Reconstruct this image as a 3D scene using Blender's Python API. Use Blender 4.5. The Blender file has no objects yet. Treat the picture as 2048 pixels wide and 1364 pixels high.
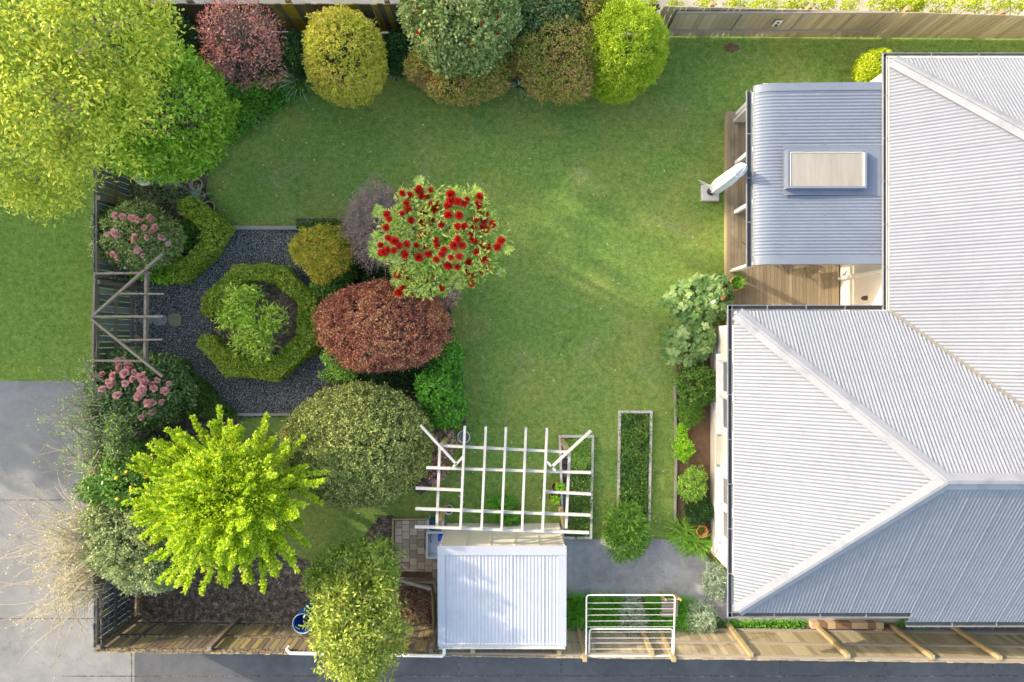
import bpy, math, random
import numpy as np
from mathutils import Vector, Matrix
rad = math.radians
sc = bpy.context.scene
# ------------------------------------------------------------------ camera, light, exposure
H = 18.0; F = 1368.0
cam = bpy.data.objects.new("camera", bpy.data.cameras.new("camera"))
sc.collection.objects.link(cam); sc.camera = cam
cam.location = (0, 0, H); cam.rotation_euler = (0, 0, 0)
cam.data.lens = 24.05; cam.data.sensor_width = 36; cam.data.clip_end = 2000
SUN_EL = rad(23); SUN_AZ = rad(153)          # azimuth measured from +x, anticlockwise: light comes from the upper left
sdir = Vector((math.cos(SUN_AZ)*math.cos(SUN_EL), math.sin(SUN_AZ)*math.cos(SUN_EL), math.sin(SUN_EL)))
sun = bpy.data.objects.new("sun", bpy.data.lights.new("sun", 'SUN'))
sc.collection.objects.link(sun)
sun.data.energy = 1.5; sun.data.angle = rad(.7); sun.data.color = (1.0, .92, .78)
sun.rotation_euler = sdir.to_track_quat('Z', 'Y').to_euler()
w = bpy.data.worlds.new("World"); sc.world = w; w.use_nodes = True
nt = w.node_tree; sky = nt.nodes.new('ShaderNodeTexSky'); sky.sky_type = 'NISHITA'; sky.sun_disc = False
sky.sun_elevation = SUN_EL; sky.sun_rotation = math.pi/2 - SUN_AZ
sky.air_density = 1.0; sky.dust_density = 2.5; sky.ozone_density = 1.0
nt.links.new(sky.outputs[0], nt.nodes['Background'].inputs[0]); nt.nodes['Background'].inputs[1].default_value = 0.15
sc.view_settings.view_transform = 'Standard'; sc.view_settings.look = 'None'
sc.view_settings.exposure = 1.88; sc.view_settings.gamma = 1
sc.view_settings.use_white_balance = True; sc.view_settings.white_balance_temperature = 7350; sc.view_settings.white_balance_tint = 10
sc.cycles.max_bounces = 6; sc.cycles.transparent_max_bounces = 4
sc.cycles.use_denoising = True

# ------------------------------------------------------------------ helpers
def W(px, py, z=0.0):
    k = (H - z)/F
    return Vector(((px-1024)*k, (682-py)*k, z))
def lin(c):
    return tuple(((v/255)/12.92 if v/255 <= .04045 else ((v/255+.055)/1.055)**2.4) for v in c)
def tagp(o, label=None, cat=None, group=None, kind=None):
    if label: o['label'] = label
    if cat: o['category'] = cat
    if group: o['group'] = group
    if kind: o['kind'] = kind
    return o
def empty(name, loc, label, cat, group=None):
    o = bpy.data.objects.new(name, None); sc.collection.objects.link(o)
    o.location = loc; o.empty_display_size = .2
    return tagp(o, label, cat, group)
def link(name, me, m, parent=None, smooth=False):
    ms = m if isinstance(m, (list, tuple)) else [m]
    for x in ms: me.materials.append(x)
    if smooth: me.polygons.foreach_set('use_smooth', [True]*len(me.polygons))
    o = bpy.data.objects.new(name, me); sc.collection.objects.link(o)
    if parent: o.parent = parent
    return o
def wloc(p):
    l = Vector((0, 0, 0))
    while p: l = l + p.location; p = p.parent
    return l
class MB:
    def __init__(s): s.v = []; s.f = []; s.mi = []; s.cur = 0
    def add(s, vs, fs):
        b = len(s.v); s.v += [tuple(v) for v in vs]
        for f in fs: s.f.append([b+i for i in f]); s.mi.append(s.cur)
        return s
    def box(s, c, size, rz=0.0, rx=0.0, ry=0.0):
        M = Matrix.Rotation(rz, 3, 'Z') @ Matrix.Rotation(ry, 3, 'Y') @ Matrix.Rotation(rx, 3, 'X')
        c = Vector(c); hx, hy, hz = size[0]/2, size[1]/2, size[2]/2
        vs = [c + M @ Vector((x*hx, y*hy, z*hz)) for z in (-1, 1) for y in (-1, 1) for x in (-1, 1)]
        return s.add(vs, [(0,2,3,1),(4,5,7,6),(0,1,5,4),(2,6,7,3),(0,4,6,2),(1,3,7,5)])
    def beam(s, a, b, w_, h_, up=(0,0,1)):
        a = Vector(a); b = Vector(b); d = (b-a).normalized(); up = Vector(up)
        sd = d.cross(up)
        if sd.length < 1e-3: sd = d.cross(Vector((0,1,0)))
        sd.normalize(); u = sd.cross(d).normalized()
        vs = []
        for p in (a, b):
            for x, z in ((-1,-1),(1,-1),(1,1),(-1,1)): vs.append(p + sd*x*w_/2 + u*z*h_/2)
        return s.add(vs, [(3,2,1,0),(4,5,6,7),(0,1,5,4),(1,2,6,5),(2,3,7,6),(3,0,4,7)])
    def tube(s, pts, rs, n=6, cap=True):
        pts = [Vector(p) for p in pts]; rings = []
        if not isinstance(rs, (list, tuple)): rs = [rs]*len(pts)
        vs = []
        for i, p in enumerate(pts):
            d = (pts[min(i+1, len(pts)-1)] - pts[max(i-1, 0)]).normalized()
            a = d.cross(Vector((0,0,1)))
            if a.length < 1e-3: a = Vector((1,0,0))
            a.normalize(); b = d.cross(a)
            for k in range(n):
                t = 2*math.pi*k/n; vs.append(p + (a*math.cos(t)+b*math.sin(t))*rs[i])
        fs = []
        for i in range(len(pts)-1):
            for k in range(n):
                k2 = (k+1) % n; fs.append((i*n+k, i*n+k2, (i+1)*n+k2, (i+1)*n+k))
        if cap: fs.append(tuple(range(n))); fs.append(tuple((len(pts)-1)*n+k for k in range(n))[::-1])
        return s.add(vs, fs)
    def lathe(s, c, prof, n=20, tilt=None, cap=True):
        c = Vector(c); vs = []; M = tilt or Matrix.Identity(3)
        for r, z in prof:
            for k in range(n):
                t = 2*math.pi*k/n; vs.append(c + M @ Vector((r*math.cos(t), r*math.sin(t), z)))
        fs = []
        for i in range(len(prof)-1):
            for k in range(n):
                k2 = (k+1) % n; fs.append((i*n+k, i*n+k2, (i+1)*n+k2, (i+1)*n+k))
        if cap and prof[0][0] > 1e-4: fs.append(tuple(range(n))[::-1])
        if cap and prof[-1][0] > 1e-4: fs.append(tuple((len(prof)-1)*n+k for k in range(n)))
        return s.add(vs, fs)
    def prism(s, poly, z0, z1):
        n = len(poly)
        vs = [(p[0], p[1], z0) for p in poly] + [(p[0], p[1], z1) for p in poly]
        a = sum(poly[i][0]*poly[(i+1)%n][1]-poly[(i+1)%n][0]*poly[i][1] for i in range(n))
        fs = [tuple(range(n))[::-1], tuple(range(n, 2*n))] + [(i, (i+1)%n, n+(i+1)%n, n+i) for i in range(n)]
        if a < 0: fs = [f[::-1] for f in fs]
        return s.add(vs, fs)
    def sheet(s, poly, z):
        n = len(poly)
        a = sum(poly[i][0]*poly[(i+1)%n][1]-poly[(i+1)%n][0]*poly[i][1] for i in range(n))
        f = tuple(range(n)) if a > 0 else tuple(range(n))[::-1]
        return s.add([(p[0], p[1], z) for p in poly], [f])
    def build(s, name, m, parent=None, smooth=False, bevel=0):
        o_ = wloc(parent) if parent else Vector((0,0,0))
        me = bpy.data.meshes.new(name)
        me.from_pydata([(v[0]-o_.x, v[1]-o_.y, v[2]-o_.z) for v in s.v], [], s.f)
        if any(s.mi): me.polygons.foreach_set('material_index', s.mi)
        me.update()
        o = link(name, me, m, parent, smooth)
        if bevel:
            b = o.modifiers.new('bevel', 'BEVEL'); b.width = bevel; b.segments = 2; b.limit_method = 'ANGLE'
        return o
# ------------------------------------------------------------------ materials
class NT:
    def __init__(s, name):
        s.m = bpy.data.materials.new(name); s.m.use_nodes = True; s.t = s.m.node_tree
        s.b = s.t.nodes['Principled BSDF']; s.out = s.t.nodes['Material Output']
        s.geo = s.t.nodes.new('ShaderNodeNewGeometry')
    def n(s, typ, **kw):
        nd = s.t.nodes.new(typ)
        for k, v in kw.items():
            if k.startswith('_'): setattr(nd, k[1:], v)
            else:
                i = nd.inputs[k] if not k.startswith('i') or not k[1:].isdigit() else nd.inputs[int(k[1:])]
                if hasattr(v, 'is_linked') or isinstance(v, bpy.types.NodeSocket): s.t.links.new(v, i)
                else: i.default_value = v
        return nd
    def noise(s, scale, detail=4, rough=.6, vec=None, dist=0):
        nd = s.n('ShaderNodeTexNoise', Scale=scale, Detail=detail, Roughness=rough, Distortion=dist)
        s.t.links.new(vec if vec is not None else s.geo.outputs['Position'], nd.inputs['Vector'])
        return nd.outputs[0]
    def stretch(s, v3, vec=None):
        nd = s.n('ShaderNodeVectorMath', _operation='MULTIPLY', i1=v3)
        s.t.links.new(vec if vec is not None else s.geo.outputs['Position'], nd.inputs[0])
        return nd.outputs[0]
    def math(s, op, a, b=0.0, c=None, clamp=False):
        nd = s.n('ShaderNodeMath', _operation=op, i0=a, i1=b); nd.use_clamp = clamp
        if c is not None: nd.inputs[2].default_value = c
        return nd.outputs[0]
    def ramp(s, fac, stops):
        nd = s.t.nodes.new('ShaderNodeValToRGB'); s.t.links.new(fac, nd.inputs[0]); e = nd.color_ramp.elements
        while len(e) < len(stops): e.new(.5)
        for i, (p, c) in enumerate(stops):
            e[i].position = p; e[i].color = (c[0], c[1], c[2], 1) if not isinstance(c, (int, float)) else (c, c, c, 1)
        return nd.outputs[0]
    def mix(s, fac, a, b, typ='MIX'):
        nd = s.t.nodes.new('ShaderNodeMix'); nd.data_type = 'RGBA'; nd.blend_type = typ
        for v, i in ((fac, 0), (a, 6), (b, 7)):
            if isinstance(v, bpy.types.NodeSocket): s.t.links.new(v, nd.inputs[i])
            elif i == 0: nd.inputs[0].default_value = v
            else: nd.inputs[i].default_value = (v[0], v[1], v[2], 1)
        return nd.outputs[2]
    def thr(s, fac, lo, hi):
        nd = s.n('ShaderNodeMapRange', i0=fac, i1=lo, i2=hi); return nd.outputs[0]
    def col(s, c):
        if isinstance(c, bpy.types.NodeSocket): s.t.links.new(c, s.b.inputs['Base Color'])
        else: s.b.inputs['Base Color'].default_value = (c[0], c[1], c[2], 1)
    def bump(s, h, dist=.01, strength=.6):
        nd = s.n('ShaderNodeBump', Strength=strength, Distance=dist); s.t.links.new(h, nd.inputs['Height'])
        s.t.links.new(nd.outputs[0], s.b.inputs['Normal'])
    def rough(s, r):
        if isinstance(r, bpy.types.NodeSocket): s.t.links.new(r, s.b.inputs['Roughness'])
        else: s.b.inputs['Roughness'].default_value = r
def foliage(name, cols, nscale=1.6, isl=.55, rough=.5, trans=.25, spec=.3, nstr=1.6, gain=1.45, tuft=11):
    gain *= 1.22
    """leaf material: each leaf takes its own colour from the ramp, pushed by patches of older and newer growth"""
    t = NT(name)
    nz = t.thr(t.noise(nscale, 3, .6), .5-.5/nstr, .5+.5/nstr)
    tf = t.thr(t.noise(tuft, 2, .5), .3, .7)
    f = t.math('ADD', t.math('MULTIPLY', t.geo.outputs['Random Per Island'], isl*.72), t.math('ADD', t.math('MULTIPLY', nz, (1-isl)*.85), t.math('MULTIPLY', tf, .28*isl+.15*(1-isl))))
    k = len(cols)
    c = t.ramp(f, [(.08+.84*i/(k-1), tuple(min(.85, v*gain+.006) for v in lin(x))) for i, x in enumerate(cols)])
    t.col(c); t.rough(rough); t.b.inputs['Specular IOR Level'].default_value = spec
    if trans:
        tr = t.n('ShaderNodeBsdfTranslucent'); t.t.links.new(c, tr.inputs[0])
        mx = t.n('ShaderNodeMixShader', i0=trans); t.t.links.new(t.b.outputs[0], mx.inputs[1]); t.t.links.new(tr.outputs[0], mx.inputs[2])
        t.t.links.new(mx.outputs[0], t.out.inputs[0])
    return t.m
def plain(name, c, rough=.6, var=.12, scale=6, bump=.0, metal=0, isl=0.0, grime=None, gsc=2.0, glo=.5, ghi=.7):
    t = NT(name); c = lin(c)
    f = t.noise(scale, 5, .65)
    if isl: f = t.math('ADD', t.math('MULTIPLY', f, 1-isl), t.math('MULTIPLY', t.geo.outputs['Random Per Island'], isl))
    cc = t.ramp(f, [(.25, [v*(1-var*2) for v in c]), (.75, [min(1, v*(1+var)) for v in c])])
    if grime is not None: cc = t.mix(t.thr(t.noise(gsc, 5, .7), glo, ghi), cc, lin(grime))
    t.col(cc); t.rough(rough); t.b.inputs['Metallic'].default_value = metal
    if bump: t.bump(t.noise(scale*4, 4), bump)
    return t.m
def wood(name, c1, c2, c3=None, grain=(1,1,12), isl=.5, lichen=None, llo=.5, lhi=.62, lsc=1.3, rough=.8):
    """weathered board: each board its own tone, fine grain stretched along it, optional lichen patches"""
    t = NT(name)
    g = t.noise(9, 5, .7, t.stretch(grain))
    f = t.math('ADD', t.math('MULTIPLY', g, 1-isl), t.math('MULTIPLY', t.geo.outputs['Random Per Island'], isl))
    st = [(.2, lin(c1)), (.75, lin(c2))] if c3 is None else [(.15, lin(c1)), (.5, lin(c2)), (.85, lin(c3))]
    c = t.ramp(f, st)
    c = t.mix(t.math('MULTIPLY', t.thr(t.noise(28, 4, .8, t.stretch(grain)), .55, .8), .5), c, tuple(v*.45 for v in lin(c1)))
    if lichen is not None:
        li = t.math('ADD', t.math('MULTIPLY', t.noise(lsc, 4, .7), .7), t.math('MULTIPLY', t.geo.outputs['Random Per Island'], .3))
        c = t.mix(t.thr(li, llo, lhi), c, lin(lichen))
    t.col(c); t.rough(rough); t.bump(g, .004, .5)
    return t.m
M = {}
# ------------------------------------------------------------------ foliage geometry (numpy)
def leafmesh(name, P, D, N, L, Wd, m, parent=None, fold=.15, shape='leaf'):
    """P points, D growth directions, N leaf normals (unit arrays), L/Wd arrays -> one mesh of folded leaves"""
    o_ = wloc(parent) if parent else Vector((0,0,0)); P = P - np.array(o_)
    S = np.cross(D, N); S /= np.linalg.norm(S, axis=1, keepdims=True)+1e-9
    U = np.cross(S, D)
    n = len(P); L = L[:, None]; Wd = Wd[:, None]
    if shape == 'leaf':
        V = np.stack([P, P+D*L*.5+S*Wd*.5+U*L*fold*.6, P+D*L-U*L*fold*.3, P+D*L*.5-S*Wd*.5+U*L*fold*.6], 1)
        k = 4
    else:                                           # round leaf
        V = np.stack([P, P+D*L*.35+S*Wd*.5, P+D*L*.8+S*Wd*.38, P+D*L*.98, P+D*L*.8-S*Wd*.38, P+D*L*.35-S*Wd*.5], 1); k = 6
        V[:, 1:3] += (U*L*fold*.5)[:, None]; V[:, 4:] += (U*L*fold*.5)[:, None]
    V = V.reshape(-1, 3)
    me = bpy.data.meshes.new(name)
    me.vertices.add(n*k); me.vertices.foreach_set('co', V.astype(np.float32).ravel())
    me.loops.add(n*k); me.loops.foreach_set('vertex_index', np.arange(n*k, dtype=np.int32))
    me.polygons.add(n); me.polygons.foreach_set('loop_start', np.arange(0, n*k, k, dtype=np.int32))
    me.polygons.foreach_set('loop_total', np.full(n, k, dtype=np.int32))
    me.update(calc_edges=True)
    return link(name, me, m, parent)
def rdir(rng, n):
    v = rng.normal(size=(n, 3)); return v/np.linalg.norm(v, axis=1, keepdims=True)
def edir(rng, n, r):
    # directions spread so that points are even over an ellipsoid of radii r
    d = rdir(rng, n*4); a = np.linalg.norm(d/r, axis=1); k = rng.random(len(d)) < a/a.max(); return d[k][:n] if k.sum() >= n else d[k]
def unit(v): return v/(np.linalg.norm(v, axis=1, keepdims=True)+1e-9)
def lump(dirs, rng, amp, fr=3.0, K=7):
    o = np.zeros(len(dirs))
    for _ in range(K):
        k = rng.normal(size=3)*fr; o += np.sin(dirs@k+rng.uniform(0, 6.28))
    return 1 + amp*o/math.sqrt(K)
def field(P, rng, fr, K=10):
    o = np.zeros(len(P))
    for _ in range(K):
        k = rng.normal(size=3)*fr; o += np.sin(P@k+rng.uniform(0, 6.28))
    return o/math.sqrt(K)
def crown(name, blobs, m, parent, L=.07, Wd=.035, cov=3.0, seed=1, amp=.05, fr=3, depth=.3, out=.7, clump=0, gap=0, low=-.5,
          shape='leaf', fold=.15, up=.25, tips=0, pit=.05, pf=17):
    """leaves through the outer shell of lumpy ellipsoids; clump>0 gathers them into tufts of that radius; gap opens holes"""
    rng = np.random.default_rng(seed); PP = []; NN = []
    for (c, r) in blobs:
        c = np.array(c); r = np.array(r, float)
        area = 2*math.pi*((r[0]*r[1])**1.6/3 + (r[0]*r[2])**1.6/3 + (r[1]*r[2])**1.6/3)**(1/1.6)*1.5
        n = int(area*cov/(L*Wd*.55))
        if clump:
            nc = max(8, int(area/(clump*clump*1.2))); cd = edir(rng, nc*2, r); cd = cd[cd[:, 2] > low]
            lr = np.random.default_rng(seed+7)
            cp = cd*r*(lump(cd, lr, amp, fr)*(1-depth*.6*rng.random(len(cd))**1.5)+amp*1.3*rng.random(len(cd))**5+(.1/r.mean())*rng.random(len(cd))**12)[:, None]
            idx = rng.integers(0, len(cd), n)
            off = rdir(rng, n)*(clump*rng.random(n)**.5)[:, None]
            nrm = unit(cd[idx]/r); P = cp[idx]+off; nrm = unit(nrm*.5+off/clump)
        else:
            d = edir(rng, int(n*1.4), r); d = d[d[:, 2] > low]
            lr = np.random.default_rng(seed+7)
            rr = lump(d, lr, amp, fr)*(1-depth*rng.random(len(d))**1.7)
            if tips: rr += tips*rng.random(len(d))**6
            P = d*r*rr[:, None]; nrm = unit(d/r)
        if pit: P = P-nrm*(pit*np.clip(field(P+c, np.random.default_rng(seed+5), pf)+.1, 0, 1.5)*(rng.random(len(P))**.5))[:, None]
        PP.append(P+c); NN.append(nrm)
    # drop points deep inside a neighbour
    keep = [np.ones(len(p), bool) for p in PP]
    for i, p in enumerate(PP):
        for j, (c, r) in enumerate(blobs):
            if i != j: keep[i] &= (np.linalg.norm((p-np.array(c))/np.array(r), axis=1) > .62)
    P = np.concatenate([p[k] for p, k in zip(PP, keep)]); N = np.concatenate([p[k] for p, k in zip(NN, keep)])
    ok = P[:, 2] > .02
    if gap: ok &= field(P, rng, 5.0/max(.6, 1)) > -1.9+gap
    P = P[ok]; N = N[ok]; n = len(P)
    D = unit(N*out + rdir(rng, n)*1.0 + np.array([0, 0, up])); NL = unit(N*.8+np.array([0, 0, .5])+rdir(rng, n)*.6)
    return leafmesh(name, P, D, NL, L*rng.uniform(.5, 1.45, n), Wd*rng.uniform(.6, 1.35, n), m, parent, fold, shape)
def limbs(parent, base, tips, r0, m, name='trunk', seed=0, fork=.35, n=7):
    """one mesh: a tapered trunk from the base that splits into limbs reaching for the crown points"""
    rnd = random.Random(seed); mb = MB(); base = Vector(base)
    c = sum((Vector(t) for t in tips), Vector())/len(tips); k = base.lerp(c, fork)
    mb.tube([base-Vector((0,0,.05)), base.lerp(k, .5)+Vector((rnd.uniform(-.05,.05), rnd.uniform(-.05,.05), 0)), k], [r0*1.25, r0, r0*.85], n)
    for t in tips:
        t = Vector(t); mid = k.lerp(t, .5)+Vector((rnd.uniform(-.12,.12), rnd.uniform(-.12,.12), rnd.uniform(0,.15)))
        mb.tube([k, mid, t], [r0*.6, r0*.38, r0*.12], max(4, n-2))
    return mb.build(name, m, parent, True)
def shrub(name, label, cat, px, py, rx, ry, h, m, group=None, seed=1, base=None, squash=1.0, part='foliage', stem=True, nat=0, **kw):
    """rounded shrub: silhouette given in picture pixels at the height of its widest level"""
    zc = h*.5; k = (H-zc)/F; c = W(px, py, zc); b = base or Vector((c.x, c.y, 0))
    e = empty(name, b, label, cat, group)
    bl = [((c.x, c.y, zc*.95), (rx*k, ry*k, h*.53))]
    if nat:                                         # unclipped: the crown breaks into several uneven heads
        rn = random.Random(seed+70); bl = [((c.x, c.y, zc*.95), (rx*k*.93, ry*k*.93, h*.51))]
        for i in range(nat):
            a = 6.283*(i+rn.uniform(-.3, .3))/nat; q = rn.uniform(.56, .7); s_ = rn.uniform(.34, .5)
            bl.append(((c.x+math.cos(a)*rx*k*q, c.y+math.sin(a)*ry*k*q, zc*rn.uniform(.95, 1.3)), (rx*k*s_, ry*k*s_, h*.3)))
    o = crown(part, bl, m, e, seed=seed, **kw)
    if stem:
        rnd = random.Random(seed)
        tips = [(c.x+math.cos(a)*rx*k*.5, c.y+math.sin(a)*ry*k*.5, h*rnd.uniform(.5, .7)) for a in (0.3, 1.6, 2.9, 4.1, 5.2)]
        limbs(e, (c.x, c.y, 0), tips, .03+.01*h, M['bark'], 'stems', seed, fork=.3)
    return e
def inpoly(x, y, poly):
    r = np.zeros(len(x), bool); n = len(poly); j = n-1
    for i in range(n):
        xi, yi = poly[i][0], poly[i][1]; xj, yj = poly[j][0], poly[j][1]
        c = ((yi > y) != (yj > y)) & (x < (xj-xi)*(y-yi)/(yj-yi+1e-12)+xi); r ^= c; j = i
    return r
def hedge(name, label, poly_px, h, m, seed=1, L=.05, Wd=.034, cov=3.0, group=None, jit=.013, cat='hedge', part='foliage', topn=.03, z0=0, inset=.075):
    """clipped hedge with flat top and upright sides, all of small leaves"""
    rng = np.random.default_rng(seed); poly = [W(x, y, h) for x, y in poly_px]
    xs = [p.x for p in poly]; ys = [p.y for p in poly]; x0, x1, y0, y1 = min(xs), max(xs), min(ys), max(ys)
    a = sum(poly[i].x*poly[(i+1)%len(poly)].y-poly[(i+1)%len(poly)].x*poly[i].y for i in range(len(poly)))
    q = []
    for i in range(len(poly)):
        d1 = (poly[i]-poly[i-1]).normalized(); d2 = (poly[(i+1)%len(poly)]-poly[i]).normalized(); b_ = Vector((-(d1+d2).y, (d1+d2).x, 0))
        q.append(poly[i]+b_.normalized()*(inset if a > 0 else -inset)*1.08)
    poly = q
    e = empty(name, (sum(xs)/len(xs), sum(ys)/len(ys), 0), label, cat, group)
    n = int((x1-x0)*(y1-y0)*cov/(L*Wd*.55))
    x = rng.uniform(x0, x1, n); y = rng.uniform(y0, y1, n); k = inpoly(x, y, poly); x, y = x[k], y[k]; n = len(x)
    z = h-np.abs(rng.normal(0, jit, n))-.1*rng.random(n)**3
    P = np.stack([x, y, z], 1); P[:, 2] += topn*.5*field(P*np.array([1, 1, 0]), rng, 3)-.035*np.clip(field(P*np.array([1, 1, 0]), rng, 22), 0, 2)
    N = np.tile(np.array([0, 0, 1.0]), (n, 1)); Ps = [P]; Ns = [N]
    a = sum(poly[i].x*poly[(i+1)%len(poly)].y-poly[(i+1)%len(poly)].x*poly[i].y for i in range(len(poly)))
    for i in range(len(poly)):
        p, q = poly[i], poly[(i+1)%len(poly)]; l = (q-p).length; m_ = int(l*h*cov*.8/(L*Wd*.55))
        t = rng.random(m_)[:, None]; nn = np.array([(q-p).y, -(q-p).x, 0])/l*(1 if a > 0 else -1)
        S = np.array(p)*(1-t)+np.array(q)*t; S[:, 2] = rng.uniform(z0, h-.01, m_)
        S += nn*rng.normal(-.01, jit, m_)[:, None]; S[:, :2] += (.05*field(S, rng, 4))[:, None]*nn[:2]
        Ps.append(S); Ns.append(np.tile(nn, (m_, 1)))
    P = np.concatenate(Ps); N = np.concatenate(Ns); n = len(P)
    D = unit(N*.6+rdir(rng, n)); NL = unit(N+rdir(rng, n)*.7)
    leafmesh(part, P, D, NL, L*rng.uniform(.7, 1.3, n), Wd*rng.uniform(.7, 1.2, n), m, e)
    mb = MB()
    cen = Vector((sum(xs)/len(xs), sum(ys)/len(ys), 0))
    for i in range(len(poly)):                     # short stems inside the hedge
        p, q = poly[i], poly[(i+1)%len(poly)]; ii = (p+q)/2; nn = Vector(((p-q).y, -(p-q).x, 0)).normalized()*(.15 if a > 0 else -.15)
        b = Vector((ii.x, ii.y, 0))+nn; mb.tube([b, b+Vector((0,0,h*.8))], [.02, .008], 5)
    mb.build('stems', M['bark'], e)
    return e
def straps(name, label, cat, clumps, m, group=None, seed=1, n=160, L=.5, Wd=.03, lift=.5, parent=None, droop=1.0, part='leaves'):
    """arching strap leaves from one or more clump centres (x, y, z, spread)"""
    rng = random.Random(seed); mb = MB()
    e = parent or empty(name, (clumps[0][0], clumps[0][1], clumps[0][2]), label, cat, group)
    for (cx, cy, cz, sp) in clumps:
        for _ in range(n):
            a = rng.uniform(0, 6.283); r = sp*rng.random()**.6; bx, by = cx+math.cos(a)*r, cy+math.sin(a)*r
            a += rng.uniform(-.7, .7); l = L*rng.uniform(.6, 1.15); el = rng.uniform(.35, 1.35)*lift*2
            p = Vector((bx, by, cz)); v = []; w_ = Wd*rng.uniform(.7, 1.1)
            d = Vector((math.cos(a), math.sin(a), 0)); sd = Vector((-d.y, d.x, 0))
            S = 5
            for i in range(S+1):
                t = i/S; ww = w_*(1-t**2.2)*(.55+.9*t*(1-t)*2); v += [p-sd*ww/2, p+sd*ww/2]
                el2 = el-droop*1.9*t*t; p = p+(d*math.cos(el2)+Vector((0,0,1))*math.sin(el2))*l/S
            mb.add(v, [(2*i, 2*i+1, 2*i+3, 2*i+2) for i in range(S)])
    o = mb.build(part, m, e); return e
# ------------------------------------------------------------------ materials of the place
M['bark'] = plain('bark', (112, 98, 82), .85, .3, 12, .02)
M['twig'] = plain('pale_twig', (160, 145, 125), .8, .2, 12)
M['white'] = plain('white_paint', (232, 230, 226), .5, .04, 5)
M['whitewood'] = wood('white_painted_timber', (176, 170, 164), (220, 214, 206), None, (8, 8, 8), .3, lichen=(150, 138, 124), llo=.54, lhi=.8, lsc=5)
M['cream'] = plain('cream_wall_paint', (225, 216, 202), .7, .03, 3)
M['greywood'] = wood('grey_weathered_timber', (96, 88, 78), (158, 148, 134), (190, 182, 170), (6, 6, 6), .4)
M['tanwood'] = wood('new_pine_timber', (156, 136, 100), (190, 168, 126), None, (3, 3, 3), .4)
M['oldwood'] = wood('old_dark_timber', (70, 62, 54), (128, 116, 98), (150, 138, 118), (5, 5, 5), .35)
M['mosswood'] = wood('lichened_timber', (92, 82, 70), (138, 126, 110), (176, 168, 152), (6, 6, 6), .3, lichen=(74, 60, 48), llo=.48, lhi=.56, lsc=16)
M['iron'] = plain('corrugated_roof_steel', (152, 153, 158), .45, .02, .7, grime=(146, 148, 153), gsc=1.1)
def roofmat(name, c, d, sc):
    t = NT(name); n1 = t.thr(t.noise(.5, 5, .65), .35, .68); n2 = t.thr(t.noise(3.2, 6, .75, dist=.5), .5, .78)
    cc = t.mix(n1, lin(c), lin(d)); cc = t.mix(t.math('MULTIPLY', n2, .45), cc, tuple(v*.72 for v in lin(d)))
    for v in ((.35, 7, 1), (7, .35, 1)): cc = t.mix(t.math('MULTIPLY', t.thr(t.noise(1.6, 5, .8, t.stretch(v)), .55, .8), .22), cc, tuple(x*.6 for x in lin(d)))
    t.col(cc); t.rough(t.ramp(n2, [(0, .4), (1, .62)])); return t.m
M['iron'] = roofmat('corrugated_roof_steel', (133, 137, 146), (125, 130, 140), 1)
M['iron2'] = roofmat('verandah_roof_steel', (124, 132, 145), (114, 123, 137), 1)
M['flash'] = plain('roof_flashing_steel', (138, 141, 149), .42, .05, .8, grime=(118, 122, 130), gsc=2.5)
M['gutter'] = plain('gutter_steel', (130, 136, 140), .5, .06, 4)
M['gutterdark'] = plain('gutter_silt', (84, 88, 88), .8, .15, 8)
M['metal_dark'] = plain('dark_metal', (70, 72, 74), .5, .1, 4)
M['terracotta'] = plain('terracotta', (196, 122, 76), .8, .12, 5, grime=(212, 168, 138), gsc=6)
M['pot'] = plain('stoneware_pot', (168, 150, 132), .7, .12, 6)
M['soil'] = None
def ground_mat(name, stops, sc1, sc2, bump=.02, bsc=60, w2=.4, extra=None, rough=.95, bst=.8):
    t = NT(name); f = t.math('ADD', t.math('MULTIPLY', t.noise(sc1, 6, .65), 1-w2), t.math('MULTIPLY', t.noise(sc2, 4, .7), w2))
    c = t.ramp(f, [(p, lin(x)) for p, x in stops])
    if extra: c = extra(t, c)
    t.col(c); t.rough(rough); t.bump(t.noise(bsc, 5, .8), bump, bst); t.b.inputs['Specular IOR Level'].default_value = .15
    return t.m
def turf(t, c, k=1.0):
    """sward grain: blades in tufts at several sizes"""
    g = t.math('ADD', t.math('MULTIPLY', t.thr(t.noise(7, 4, .75), .34, .68), .45), t.math('MULTIPLY', t.thr(t.noise(24, 3, .8), .3, .72), .55))
    dk = t.mix(.5, c, lin((34, 62, 18))); lt = t.mix(.34, c, lin((196, 206, 120)))
    return t.mix(t.thr(g, .18, .86), dk, lt)
def lawn_extra(t, c):
    c = t.mix(t.math('MULTIPLY', t.thr(t.noise(.5, 4, .6, dist=.4), .44, .62), .6), c, lin((176, 180, 94)))       # drier, yellower sward
    c = t.mix(t.math('MULTIPLY', t.thr(t.noise(1.1, 5, .7, dist=.8), .55, .68), .6), c, lin((84, 128, 50)))
    c = t.mix(t.math('MULTIPLY', t.thr(t.noise(.75, 6, .78, dist=.5), .56, .72), .7), c, lin((190, 182, 142)))   # worn thin spots
    c = turf(t, c)
    vo = t.n('ShaderNodeTexVoronoi', Scale=3.0); t.t.links.new(t.geo.outputs['Position'], vo.inputs['Vector'])
    return t.mix(t.math('LESS_THAN', t.math('ADD', vo.outputs['Distance'], t.math('MULTIPLY', t.noise(.6, 2), .06)), .052), c, lin((226, 230, 205)))                # daisies
M['lawn'] = ground_mat('lawn_grass', [(.3, (104, 152, 66)), (.5, (126, 168, 76)), (.7, (146, 181, 88))], 1.1, 14, .03, 110, .45, lawn_extra)
M['lawn2'] = ground_mat('neighbour_grass', [(.3, (92, 138, 46)), (.5, (112, 154, 54)), (.7, (136, 170, 66))], 1.6, 16, .04, 90, .5,
    turf)
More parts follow.
